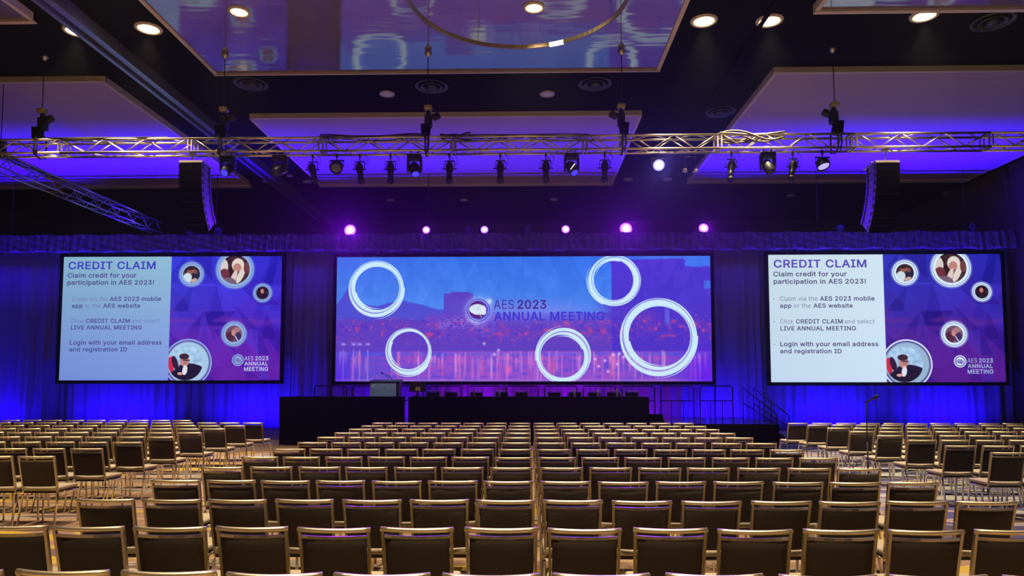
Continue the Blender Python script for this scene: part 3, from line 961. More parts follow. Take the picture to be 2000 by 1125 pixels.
    img = over(img, np.exp(-((X - 385) / 110) ** 2 - ((Y - 107) / 18) ** 2), (125, 130, 235), .75)
    for i, (cx, cy, ro, ri) in enumerate([(79, 62, 57.5, 42), (143, 184, 48, 36), (543, 47, 53, 38), (443, 194, 56, 41), (629, 157, 77.5, 58)]):
        mk = ring_mask(X, Y, cx, cy, ro, ri, 100 + i)
        img = over(img, mk, (205, 236, 250), 1.0)
    # emblem
    r = np.hypot(X - 279, Y - 105)
    img = over(img, sstep(.7, -.7, np.abs(r - 21.5) - 1.1), (70, 70, 205), .9)
    img = over(img, sstep(.7, -.7, r - 19), (92, 80, 205), 1)
    img = over(img, sstep(.7, -.7, np.hypot(X - 277, Y - 104) - 16.8), (88, 30, 120), 1)
    br = np.zeros_like(X)
    for bx, by, rx, ry in [(277, 101, 14, 8), (270, 103, 9, 8), (285, 103, 8.5, 8), (278, 107, 13, 7), (288, 109, 6, 5)]:
        br = np.maximum(br, sstep(1.06, .94, np.hypot((X - bx) / rx, (Y - by) / ry)))
    img = over(img, br, (222, 232, 245), 1)
    img = over(img, sstep(.9, .2, np.abs((X - 280) - .55 * (Y - 110))) * sstep(110, 112, Y) * sstep(120, 118, Y), (222, 232, 245), 1)
    img = over(img, br * (vnoise(X, Y, 3, 3, 61) > .66), (160, 190, 205), .5)
    return np.clip(img, 0, 255), w, h

def person_photo(img, X, Y, cx, cy, r, kind):
    m = sstep(.7, -.7, np.hypot(X - cx, Y - cy) - r)
    bg = {'a': (60, 40, 50), 'b': (58, 32, 38), 'c': (42, 26, 52), 'd': (120, 78, 108), 'e': (166, 200, 232)}[kind]
    ph = np.zeros_like(img) + np.asarray(bg, float)
    ph += (vnoise(X, Y, 6, 6, ord(kind))[..., None] - .5) * 40
    dx, dy = (X - cx) / r, (Y - cy) / r
    E = lambda ax, ay, rx, ry, rot=0: sstep(1.1, .92, np.hypot(((dx - ax) * math.cos(rot) + (dy - ay) * math.sin(rot)) / rx, (-(dx - ax) * math.sin(rot) + (dy - ay) * math.cos(rot)) / ry))
    P = lambda mk, c, a=1.0: over(ph, mk, c, a)
    if kind == 'a':     # person in white leaning over an instrument, another in dark behind
        ph = P(E(-.55, .55, .55, .75, .4), (205, 222, 235)); ph = P(E(-.1, -.45, .42, .36), (150, 92, 78)); ph = P(E(-.2, -.72, .45, .25), (50, 30, 35))
        ph = P(E(.55, .15, .4, .45), (38, 36, 62)); ph = P(E(.45, -.3, .22, .25), (120, 80, 85)); ph = P(E(.3, .72, .4, .2, -.4), (205, 165, 160))
    if kind == 'b':     # fair-haired person with a pale scarf, another figure at the side
        ph = P(E(-.75, -.2, .28, .5), (215, 205, 200)); ph = P(E(-.72, .35, .35, .4), (110, 50, 60)); ph = P(E(.2, -.3, .42, .48), (228, 215, 205))
        ph = P(E(.15, -.1, .28, .33), (190, 130, 120)); ph = P(E(.25, .65, .55, .5), (75, 48, 50)); ph = P(E(-.1, .62, .18, .6, .35), (220, 205, 195)); ph = P(E(.4, .4, .2, .6, .45), (225, 212, 205))
        ph = P(E(.8, -.1, .2, .4), (110, 62, 58)); ph = P(E(-.45, .85, .5, .3), (120, 95, 115))
    if kind == 'c':     # dark-haired person
        ph = P(E(.0, .0, .55, .85), (48, 22, 30)); ph = P(E(-.05, -.25, .28, .36), (190, 125, 115)); ph = P(E(.0, .75, .7, .45), (38, 22, 40))
    if kind == 'd':     # person talking in a group
        ph = P(E(-.5, .4, .5, .7), (82, 40, 62)); ph = P(E(.0, -.15, .3, .4), (200, 140, 130)); ph = P(E(.35, -.5, .45, .3), (170, 120, 130)); ph = P(E(.5, .4, .4, .6), (60, 48, 95)); ph = P(E(.35, .6, .07, .5, -.5), (200, 190, 220))
    if kind == 'e':     # seated person in a dark suit with glasses and arms folded
        ph = P(E(-.95, .25, .3, .6, .2), (205, 45, 75)); ph = P(E(-.6, .0, .16, .4, -.3), (48, 26, 60)); ph = P(E(.35, .35, .75, .30, .12), (38, 24, 56))
        ph = P(E(0, 1.0, .95, .78), (34, 22, 52)); ph = P(E(-.05, -.12, .26, .34), (196, 138, 132)); ph = P(E(-.08, -.36, .28, .17), (62, 38, 52))
        ph = P(E(.04, -.14, .22, .05), (70, 50, 72), .8); ph = P(E(.0, .02, .09, .03), (150, 80, 90)); ph = P(E(-.02, .42, .14, .28, .15), (225, 228, 240)); ph = P(E(-.28, .62, .16, .08), (222, 160, 160))
    return img * (1 - m[..., None]) + ph * m[..., None]

def side_picture(Wp, Hp, sc, x0p, white_top, white_bot, gain):
    """the right part of the slide: faceted blue picture with round photos; left part plain"""
    w, h = int(Wp * sc) + 1, int(Hp * sc) + 1
    X, Y = np.meshgrid(np.linspace(0, Wp, w), np.linspace(0, Hp, h))
    u, v = (X - x0p) / (Wp - x0p), Y / Hp
    base = np.stack([46 + 30 * v + 0 * u, 44 - 22 * v + 10 * (1 - u), 205 - 40 * v + 0 * u], -1)
    f1 = facets(X + 10 + Y * .2, Y, 62, 15); f2 = facets(X - Y * .3 + 300, Y + 20, 90, 16); f3 = facets(X + 500 - .5 * Y, Y * .8, 44, 17)
    img = base + ((f1 - .5) * 30 + (f2 - .5) * 28)[..., None] * np.array([.7, .6, 1.2])
    img = over(img, sstep(.55, 1.05, v + .25 * f2 + .1 * f3) * .9, (112, 38, 172), .75)
    img = over(img, np.exp(-((v - .48) / .10) ** 2) * sstep(.45, .8, vnoise(X, Y, 40, 9, 19)), (122, 50, 170), .6)
    img = over(img, (f3 > .82) * 1.0, (58, 62, 222), .3)
    img = over(img, (f3 < .15) * 1.0, (40, 20, 150), .35)
    img *= gain
    def disc(img, cx, cy, r, c, a=1.0): return over(img, sstep(.7, -.7, np.hypot(X - cx, Y - cy) - r), c, a)
    def circ(img, cx, cy, r, wd, c, a=1.0): return over(img, sstep(.6, -.6, np.abs(np.hypot(X - cx, Y - cy) - r) - wd), c, a)
    wc = np.array(white_top) * .5 + np.array(white_bot) * .5 + 14
    for cx, cy, R, r, kd in [(253, 35, 24, 16.5, 'a'), (338, 26, 37, 28.5, 'b'), (393, 72, 18, 12.5, 'c'), (339, 152, 24, 16.2, 'd')]:
        img = disc(img, cx, cy, R, wc)
        img = circ(img, cx, cy, R + 1.6, .5, wc, .6)
        img = circ(img, cx, cy, R - 3, .55, (70, 80, 150), .7)
        img = person_photo(img, X, Y, cx, cy, r, kd)
    img = circ(img, 251, 208, 45, 1.4, wc)
    img = disc(img, 251, 208, 42, np.array([168, 200, 232]) * min(1, gain + .05))
    img = circ(img, 251, 208, 41, .8, (60, 60, 120), .6)
    img = person_photo(img, X, Y, 246, 208, 34, 'e')
    # emblem
    img = disc(img, 348, 203, 11.5, wc); img = circ(img, 348, 203, 8.8, .8, (90, 60, 170))
    for bx, by, rx, ry in [(347, 203, 6.5, 4.5), (350, 205, 4.5, 3.5)]:
        img = over(img, sstep(1.1, .9, np.hypot((X - bx) / rx, (Y - by) / ry)), (120, 110, 185), .7)
    # plain slide area
    wt = np.asarray(white_top, float) * (1 - v[..., None]) + np.asarray(white_bot, float) * v[..., None]
    wt = wt + 10 * (np.clip(X / x0p, 0, 1)[..., None] - .5)
    img = img * (1 - sstep(x0p + .5, x0p - .5, X)[..., None]) + wt * sstep(x0p + .5, x0p - .5, X)[..., None]
    return np.clip(img, 0, 255), w, h

def picture_mesh(name, img, w, h, x0, x1, z0, z1, y, parent, m):
    xs_ = np.linspace(x0, x1, w); zs = np.linspace(z1, z0, h)
    XX, ZZ = np.meshgrid(xs_, zs)
    co = np.stack([XX.ravel(), np.full(w * h, y), ZZ.ravel()], -1).astype(np.float32)
    i = np.arange(w * h).reshape(h, w)
    quads = np.stack([i[:-1, :-1], i[1:, :-1], i[1:, 1:], i[:-1, 1:]], -1).reshape(-1, 4).astype(np.int32)
    me = bpy.data.meshes.new(name)
    me.vertices.add(w * h); me.vertices.foreach_set('co', co.ravel())
    me.loops.add(quads.size); me.loops.foreach_set('vertex_index', quads.ravel())
    me.polygons.add(len(quads)); me.polygons.foreach_set('loop_start', np.arange(0, quads.size, 4, dtype=np.int32))
    me.update(calc_edges=True)
    a = me.color_attributes.new('picture', 'FLOAT_COLOR', 'POINT')
    rgba = np.ones((w * h, 4), np.float32); rgba[:, :3] = lin(img).reshape(-1, 3)
    a.data.foreach_set('color', rgba.ravel())
    me.materials.append(m)
    o = bpy.data.objects.new(name, me); COL.objects.link(o); o.parent = parent
    return o

# letter outlines: advance, closed outlines (500 units to the em, capitals 254 high)
LETTERS = {
    '!': (98, '34,80 32,254 66,254 64,80;49,-2 40,-1 33,4 28,12 26,20 28,29 33,37 40,42 49,43 58,42 65,37 70,29 72,20 70,12 65,4 58,-1'),
    '-': (227, '168,122 168,94 57,94 57,122'),
    '.': (94, '48,-2 39,-1 31,4 26,12 25,20 26,29 31,37 39,42 48,43 56,42 64,37 69,29 71,20 69,12 64,4 56,-1'),
    '0': (227, '113,-3 87,0 65,12 47,31 34,57 27,89 24,127 27,165 35,197 48,223 65,242 87,254 113,258 139,254 161,242 179,223 192,197 200,165 203,127 200,89 192,57 179,31 162,12 140,0;113,25 131,28 145,37 157,52 165,72 170,97 172,127 170,157 165,182 157,203 145,218 131,227 113,230 96,227 82,218 70,203 62,182 56,157 55,127 56,97 62,72 70,52 82,37 96,28'),
    '2': (227, '32,0 32,24 117,114 130,129 141,141 149,153 155,163 159,174 160,186 159,198 154,209 146,218 137,224 125,228 112,230 98,228 86,224 77,216 69,207 65,195 64,181 33,181 35,202 43,221 55,237 72,248 91,255 112,258 134,255 153,248 169,237 181,223 188,205 191,186 189,172 185,159 179,145 168,129 153,111 133,90 76,30 76,28 195,28 195,0'),
    '3': (227, '109,-3 87,-1 66,5 49,15 35,29 26,46 22,66 55,66 57,54 63,44 72,35 83,30 95,26 109,25 124,26 138,30 149,37 157,46 163,58 165,72 163,86 158,98 150,109 137,117 121,122 101,124 78,124 78,150 144,224 144,226 35,226 35,254 186,254 186,230 106,139 106,144 132,144 154,138 172,127 185,111 194,93 196,72 194,51 185,33 172,18 154,6 133,-1'),
    'A': (240, '8,0 101,254 138,254 231,0 198,0 144,151 138,167 132,186 125,210 116,239 123,239 114,209 106,185 100,166 95,151 43,0;55,71 55,99 185,99 185,71'),
    'C': (255, '134,-3 103,1 75,12 52,32 35,58 24,90 20,127 24,165 35,197 52,223 75,242 103,254 134,258 152,256 170,252 186,245 201,236 214,224 224,209 232,193 236,174 204,174 200,186 195,197 187,206 179,214 169,220 158,224 146,227 134,228 111,225 92,216 75,202 62,182 54,157 52,127 54,97 63,72 75,53 92,38 112,29 134,26 146,27 158,30 169,34 179,40 187,48 195,57 200,68 204,80 236,80 232,62 224,45 214,31 201,19 187,9 170,2 153,-2'),
    'D': (251, '109,0 48,0 48,29 107,29 136,31 159,40 177,55 189,75 197,99 200,128 197,156 190,180 177,200 160,214 138,223 110,226 47,226 47,254 113,254 147,251 176,239 200,221 217,196 227,164 231,128 227,91 217,59 199,34 175,15 145,4;62,254 62,0 30,0 30,254'),
    'E': (209, '30,0 30,254 186,254 186,226 62,226 62,143 178,143 178,114 62,114 62,29 188,29 188,0'),
    'G': (260, '134,-3 102,1 75,13 52,32 35,58 24,90 20,127 24,165 35,197 52,223 74,242 102,254 132,258 152,256 170,252 187,245 202,235 214,222 225,208 232,192 237,174 204,174 199,186 194,197 186,206 178,213 168,220 158,224 146,227 133,228 111,225 92,216 75,202 62,182 54,157 52,127 54,97 63,72 75,53 92,38 112,29 134,26 155,29 172,36 187,47 198,62 205,80 207,101 217,100 141,100 141,128 239,128 239,100 236,71 225,45 209,25 188,9 163,0'),
    'I': (150, '16,0 16,29 59,29 59,226 16,226 16,254 135,254 135,226 91,226 91,29 135,29 135,0'),
    'L': (196, '30,0 30,254 62,254 62,29 181,29 181,0'),
    'M': (314, '30,0 30,254 76,254 139,94 141,87 144,79 147,71 150,61 153,52 156,42 158,33 161,24 154,24 156,32 159,41 162,51 165,61 168,70 171,79 174,87 176,94 238,254 284,254 284,0 252,0 252,145 252,154 252,163 252,174 253,184 253,195 253,207 253,218 253,229 256,229 253,217 249,205 245,193 241,181 237,171 234,161 231,152 228,145 171,0 143,0 85,145 83,152 80,160 76,170 72,181 69,192 65,204 60,216 56,229 59,229 60,219 60,208 60,197 60,186 61,175 61,164 61,154 61,145 61,0'),
    'N': (262, '30,0 30,254 68,254 172,91 176,84 181,75 187,65 194,53 200,41 207,27 202,27 201,41 200,54 200,67 200,79 199,89 199,97 199,254 232,254 232,0 193,0 101,145 95,155 89,165 82,177 74,191 65,207 54,226 60,227 60,209 61,192 62,177 62,164 62,153 62,145 62,0'),
    'R': (224, '30,0 30,254 118,254 145,252 167,244 183,232 195,217 202,198 205,176 202,154 195,136 183,120 166,109 145,101 118,99 48,99 48,128 117,128 135,129 149,133 160,141 167,150 171,162 173,176 171,190 167,202 159,212 149,220 134,224 116,226 62,226 62,0;177,0 115,115 151,115 214,0'),
    'S': (223, '112,-4 86,-2 64,5 46,15 32,30 23,48 19,68 52,68 55,55 62,44 71,35 83,29 97,26 112,25 128,26 143,30 155,37 165,46 171,57 173,70 171,81 166,89 158,96 148,102 136,107 122,111 92,120 64,130 43,145 30,163 26,186 29,206 37,224 51,238 69,249 90,256 114,258 137,256 158,249 175,238 189,224 197,208 200,189 169,189 163,206 151,219 134,227 112,229 97,228 84,224 73,218 64,209 59,199 58,188 60,176 65,167 74,160 85,154 96,150 106,147 132,140 144,136 156,132 168,126 179,119 189,110 197,99 202,85 204,69 201,50 193,32 180,17 162,5 139,-2'),
    'T': (224, '16,226 16,254 208,254 208,226 128,226 128,0 96,0 96,226'),
    'U': (259, '129,-4 101,-1 77,8 57,22 42,40 33,62 30,87 30,254 62,254 62,89 64,72 70,57 80,44 94,34 110,28 129,26 149,28 165,34 179,44 188,57 194,72 196,89 196,254 229,254 229,87 226,62 216,40 201,22 182,8 157,-1'),
    'V': (240, '102,0 8,254 42,254 96,103 101,88 108,69 115,45 124,15 117,15 126,45 133,69 140,88 145,103 197,254 231,254 139,0'),
    'a': (195, '80,-4 63,-3 47,2 34,11 24,22 17,37 15,54 17,69 22,80 29,90 39,97 50,102 63,105 76,108 89,110 105,112 117,113 126,115 133,117 136,121 138,127 138,128 137,139 133,148 128,156 120,161 110,164 98,165 85,164 75,161 66,156 59,150 54,144 50,137 20,146 29,161 39,173 52,182 66,188 82,191 97,192 108,192 119,190 131,186 143,180 153,172 161,160 167,145 168,126 168,0 138,0 138,26 136,26 132,19 126,12 118,6 108,1 95,-3;85,23 101,24 114,29 124,37 132,47 136,57 138,69 138,95 135,93 130,91 123,89 116,88 108,87 100,86 93,85 88,84 77,82 67,79 58,75 52,70 47,62 46,52 47,43 51,36 57,30 65,26 74,24'),
    'b': (212, '115,-4 99,-3 86,2 76,8 69,16 63,23 59,29 56,29 56,0 26,0 26,254 57,254 57,160 59,160 63,166 69,173 76,180 86,186 98,191 115,192 137,189 156,180 173,166 185,146 193,122 195,94 193,66 185,42 173,23 157,8 137,-1;110,23 126,26 140,33 150,44 158,58 163,75 164,95 163,114 158,131 150,145 140,156 126,163 110,165 94,163 81,156 70,145 62,131 58,114 56,95 58,75 63,58 70,43 81,32 94,26'),
    'c': (198, '104,-4 79,-1 58,8 41,23 28,43 20,66 17,94 20,122 28,146 41,165 58,180 79,189 104,192 117,191 130,189 142,184 153,178 162,170 170,161 176,150 181,138 151,131 149,138 145,145 141,150 135,155 128,159 121,162 113,164 104,165 86,162 73,155 62,144 54,129 50,112 48,94 50,75 54,59 62,44 73,33 86,26 104,23 113,24 121,26 129,29 135,33 141,38 146,44 149,51 152,59 181,51 177,39 171,28 163,19 153,11 142,4 130,0 117,-3'),
    'd': (212, '98,-4 75,-1 56,8 40,23 27,42 20,66 17,94 20,122 27,146 40,166 56,180 75,189 98,192 114,191 126,186 136,180 144,173 149,166 153,160 155,160 155,254 186,254 186,0 156,0 156,29 153,29 149,23 143,16 136,8 126,2 114,-3;102,23 118,26 132,32 142,43 150,58 154,75 156,95 154,114 150,131 142,145 132,156 118,163 102,165 86,163 72,156 62,145 54,131 50,114 48,95 50,75 54,58 62,44 73,33 86,26'),
    'e': (202, '106,-4 80,-1 58,8 41,23 28,42 20,66 17,93 20,121 28,145 40,165 58,180 78,189 103,192 118,191 133,187 147,180 160,170 170,157 179,141 184,121 186,97 186,85 37,85 37,110 169,110 155,101 153,119 149,134 141,147 131,157 118,163 103,165 87,163 73,157 62,147 54,135 50,121 48,105 48,89 50,69 55,53 64,40 76,31 90,25 106,23 117,24 127,26 135,31 143,36 149,44 153,53 182,45 177,32 168,20 156,10 141,2 125,-3'),
    'f': (127, '114,190 114,164 3,164 3,190;40,0 40,216 42,231 48,243 57,252 68,259 80,264 94,265 103,265 111,263 117,262 121,260 114,234 111,235 107,236 103,237 97,237 85,235 77,230 72,221 71,209 71,0'),
    'g': (213, '103,-75 84,-74 67,-70 53,-63 41,-55 32,-45 25,-35 51,-20 55,-26 61,-33 68,-39 77,-44 89,-48 103,-49 124,-46 141,-38 152,-23 156,-3 156,34 153,34 149,28 143,21 136,14 126,8 114,4 97,2 76,5 56,13 40,27 28,45 20,68 17,96 20,123 27,147 40,166 56,180 76,189 98,192 114,191 127,186 137,180 144,173 150,166 154,159 157,159 157,190 186,190 186,-4 183,-27 175,-45 162,-59 145,-68 125,-73;102,30 118,32 132,38 142,47 150,61 155,77 156,96 155,115 150,132 142,146 132,156 119,163 102,165 86,163 73,156 62,145 54,131 50,115 48,96 50,78 54,61 62,48 73,38 86,32'),
    'h': (205, '57,113 57,0 26,0 26,254 57,254 57,144 51,144 62,166 76,181 94,189 114,192 132,190 148,184 161,174 170,160 177,142 179,120 179,0 148,0 148,118 145,137 136,152 123,161 105,165 92,163 80,159 71,151 63,141 58,129'),
    'i': (83, '26,0 26,190 57,190 57,0;42,221 34,223 27,227 22,234 21,242 22,249 27,256 34,260 42,262 50,260 57,256 62,249 63,242 62,234 57,227 50,223'),
    'k': (190, '55,68 55,106 60,106 142,190 180,190 92,100 89,100;26,0 26,254 57,254 57,0;147,0 74,93 96,114 186,0'),
    'l': (95, '70,-1 50,2 37,10 29,24 26,42 26,254 57,254 57,49 58,38 60,31 65,27 73,26 77,26 80,26 83,27 85,27 90,1 86,0 81,0 75,-1'),
    'm': (305, '26,0 26,190 56,190 56,148 54,148 59,162 66,173 75,182 86,188 98,192 110,193 129,190 144,180 154,166 160,147 156,147 161,160 169,172 178,181 190,187 204,192 218,193 234,191 249,186 261,177 270,164 276,148 278,128 278,0 248,0 248,127 245,145 236,156 224,163 209,165 197,164 187,160 179,153 173,145 169,135 168,124 168,0 137,0 137,130 134,144 126,156 115,163 100,165 89,164 79,160 70,154 63,145 58,133 57,119 57,0'),
    'n': (205, '57,113 57,0 26,0 26,190 56,190 56,144 51,144 62,166 76,181 94,189 114,192 132,190 147,184 160,174 170,160 176,142 179,120 179,0 148,0 148,118 145,137 136,152 123,161 105,165 92,163 80,159 71,151 63,141 58,129'),
    'o': (208, '104,-4 79,-1 58,8 41,23 28,43 20,66 17,94 20,122 28,146 41,165 58,180 79,189 104,192 128,189 149,180 167,165 180,146 188,122 191,94 188,66 180,43 167,23 149,8 128,-1;104,23 121,26 135,33 146,44 154,59 158,75 160,94 158,112 154,129 146,144 135,155 121,162 104,165 86,162 73,155 62,144 54,129 50,112 48,94 50,75 54,59 62,44 73,33 86,26'),
    'p': (212, '26,-71 26,190 56,190 56,160 59,160 63,166 69,173 76,180 86,186 98,191 115,192 137,189 156,180 173,166 185,146 193,122 195,94 193,66 185,42 173,23 157,8 137,-1 115,-4 99,-3 86,2 76,8 69,16 63,23 59,29 57,29 57,-71;110,23 126,26 140,33 150,44 158,58 163,75 164,95 163,114 158,131 150,145 140,156 126,163 110,165 94,163 81,156 70,145 62,131 58,114 56,95 58,75 63,58 70,43 81,32 94,26'),
    'r': (130, '26,0 26,190 56,190 56,160 58,160 65,173 76,184 90,190 107,192 110,192 115,192 119,192 122,192 122,161 119,162 115,162 109,163 103,163 91,161 80,157 70,151 63,142 58,131 57,118 57,0'),
    's': (182, '91,-4 72,-3 56,2 42,9 31,19 23,32 18,47 47,53 53,40 62,30 75,25 91,23 108,25 122,31 131,40 134,51 132,60 127,68 118,74 106,78 75,85 52,93 36,104 27,119 23,137 26,152 33,166 43,177 58,185 74,190 94,192 112,191 127,186 140,179 149,170 157,158 162,145 134,139 129,149 121,158 110,164 94,166 78,164 65,158 57,150 54,139 56,129 62,122 72,116 86,111 115,105 137,97 153,86 162,71 166,53 163,37 156,24 145,12 130,3 112,-2'),
    't': (114, '102,190 102,164 3,164 3,190;32,236 63,236 63,49 64,38 68,31 75,26 85,25 88,25 93,26 97,26 101,27 107,1 102,0 96,-1 90,-2 84,-2 62,1 46,11 36,26 32,46'),
    'u': (205, '91,-3 73,-1 57,5 44,15 35,29 28,47 26,69 26,190 57,190 57,72 60,52 68,37 82,28 100,25 113,27 125,31 134,38 142,48 146,61 148,76 148,190 179,190 179,0 149,0 149,46 154,46 143,23 129,8 111,0'),
    'v': (195, '81,0 9,190 42,190 83,78 88,60 93,43 98,27 103,10 92,10 97,27 101,43 106,60 112,78 152,190 186,190 113,0'),
    'w': (284, '69,0 11,190 44,190 67,107 72,89 77,68 82,46 88,21 82,21 88,45 93,67 98,88 103,107 126,190 158,190 181,107 186,88 191,68 196,45 201,21 196,21 201,45 206,68 212,88 217,107 240,190 272,190 215,0 184,0 159,86 156,99 152,112 149,126 145,140 142,154 138,169 145,169 142,155 138,140 135,126 131,112 128,99 124,86 99,0'),
    'y': (195, '24,-69 31,-43 36,-44 44,-45 52,-44 59,-42 65,-37 71,-29 75,-18 81,-1 9,190 42,190 83,78 88,60 93,43 98,27 103,10 92,10 97,27 101,43 106,60 112,78 153,190 186,190 102,-29 96,-43 88,-54 80,-62 70,-68 58,-71 46,-73 39,-72 32,-72 27,-70'),
}
def fill_outline(loops):
    """non-zero winding fill of closed outlines, cut into trapezoids at every corner and crossing"""
    edges = []
    for L in loops:
        for (x0, y0), (x1, y1) in zip(L, L[1:] + L[:1]):
            if y0 != y1: edges.append((x0, y0, x1, y1))
    ys = {p[1] for L in loops for p in L}
    for i, (ax, ay, bx, by) in enumerate(edges):
        for (cx, cy, dx, dy) in edges[:i]:
            den = (bx - ax) * (dy - cy) - (by - ay) * (dx - cx)
            if den:
                t = ((cx - ax) * (dy - cy) - (cy - ay) * (dx - cx)) / den
                u = ((cx - ax) * (by - ay) - (cy - ay) * (bx - ax)) / den
                if 0 < t < 1 and 0 < u < 1: ys.add(ay + t * (by - ay))
    ys = sorted(ys)
    V, F = [], []
    for y0, y1 in zip(ys, ys[1:]):
        if y1 - y0 < .01: continue
        ym = (y0 + y1) / 2
        xs = []
        for ax, ay, bx, by in edges:
            if min(ay, by) <= y0 + 1e-6 and max(ay, by) >= y1 - 1e-6:
                f = lambda y: ax + (bx - ax) * (y - ay) / (by - ay)
                xs.append((f(ym), f(y0), f(y1), 1 if by > ay else -1))
        xs.sort(); w = 0
        for e in xs:
            if w == 0: start = e
            w += e[3]
            if w == 0:
                n = len(V)
                V += [(start[1], y0), (e[1], y0), (e[2], y1), (start[2], y1)]
                F.append((n, n + 1, n + 2, n + 3))
    return V, F

def embolden(loops, w):
    """push every outline outwards by w (mitred)"""
    area = lambda L: sum(x0 * y1 - x1 * y0 for (x0, y0), (x1, y1) in zip(L, L[1:] + L[:1]))
    sgn = 1 if area(max(loops, key=lambda L: abs(area(L)))) > 0 else -1
    out = []
    for L in loops:
        L = [p for i, p in enumerate(L) if p != L[i - 1]]
        N = []
        for i, p in enumerate(L):
            q, r = L[i - 1], L[(i + 1) % len(L)]
            d0 = Vector((p[0] - q[0], p[1] - q[1])).normalized(); d1 = Vector((r[0] - p[0], r[1] - p[1])).normalized()
            n0 = Vector((d0.y, -d0.x)); n1 = Vector((d1.y, -d1.x))
            m = n0 + n1
            m = m / max(m.length_squared, .35) * 2 if m.length > 1e-4 else n0
            N.append((p[0] + sgn * w * m.x, p[1] + sgn * w * m.y))
        out.append(N)
    return out
_glyphs = {}
def glyph(ch, bold, serif):
    key = (ch, bold, serif)
    if key not in _glyphs:
        if ch == ' ':
            _glyphs[key] = (95, [], [])
        else:
            a, t = LETTERS[ch]
            L = [[tuple(map(int, q.split(','))) for q in p.split()] for p in t.split(';')]
            if ch == 'I' and not serif:
                a, L = 84, [[(26, 0), (58, 0), (58, 254), (26, 254)]]
            if bold: L = embolden(L, 9.0)
            _glyphs[key] = (a, *fill_outline(L))
    return _glyphs[key]
def put_text(name, runs, m, parent, X0, Zt, S_, y, serif=True):
    """runs: (text, x0, x1, cap top, baseline, bold) in slide pixels; slide origin (X0, Zt), S_ metres per pixel; one part per run"""
    for body, xa, xb, ct, bl, bold in runs:
        pen, V, F = 0, [], []
        lo, cap = (9, 272) if bold else (0, 254)
        for ch in body:
            a, v, f = glyph(ch, bool(bold), serif)
            n0 = len(V)
            V += [(pen + x, yy) for x, yy in v]
            F += [tuple(n0 + i for i in q) for q in f]
            pen += a + (14 if bold else 8)
        mn, mx = min(v[0] for v in V), max(v[0] for v in V)
        P = [(X0 + (xa + (x - mn) / (mx - mn) * (xb - xa)) * S_, y, Zt - (bl - (yy + lo) / cap * (bl - ct)) * S_) for x, yy in V]
        me = bpy.data.meshes.new(name); me.from_pydata(P, [], F); me.materials.append(m)
        o = bpy.data.objects.new(name, me); COL.objects.link(o); o.parent = parent

def screen(x0, x1, z0, z1, label, group=None):
    e = empty('projection_screen', ((x0 + x1) / 2, SY, z0), label, 'screen', group)
    b = MB(); w, hh = x1 - x0, z1 - z0; t = .13
    b.box((0, .03, -t / 2), (w + 2 * t, .10, t)); b.box((0, .03, hh + t / 2), (w + 2 * t, .10, t))
    b.box((-w / 2 - t / 2, .03, hh / 2), (t, .10, hh + 2 * t)); b.box((w / 2 + t / 2, .03, hh / 2), (t, .10, hh + 2 * t))
    b.box((0, .07, hh / 2), (w, .02, hh))
    b.build('frame', M['blackcloth'], e)
    for s_ in (-.38, .38):
        MB().box((w * s_, .10, (hh + .10 + 7.02 - z0) / 2), (.06, .03, 7.02 - z0 - hh - .10)).build('hanging_strap', M['black'], e)
    return e

PIC = emit_attr('projected picture')
SC = 1.5
# middle screen
x0, x1, z0, z1 = -7.21, 6.86, 1.80, 6.50
e = screen(x0, x1, z0, z1, 'very wide middle projection screen showing a city at dusk with white rings')
img, w_, h_ = city_picture(730, 243, SC)
hw = (x1 - x0) / 2
picture_mesh('picture', img, w_, h_, -hw, hw, 0, z1 - z0, 0, e, PIC)
s_ = (x1 - x0) / 730
T1 = emit('slide lettering dark purple', srgb(72, 42, 140)); T2 = emit('slide lettering blue', srgb(66, 52, 205))
put_text('title_text', [('AES', 309, 348, 85.5, 103, 0.0), ('2023', 355, 411, 85.5, 103, .032)], T1, e, -hw, z1 - z0, s_, -.012, False)
put_text('title_text', [('ANNUAL MEETING', 309, 524, 108.5, 126, .032)], T2, e, -hw, z1 - z0, s_, -.012, False)

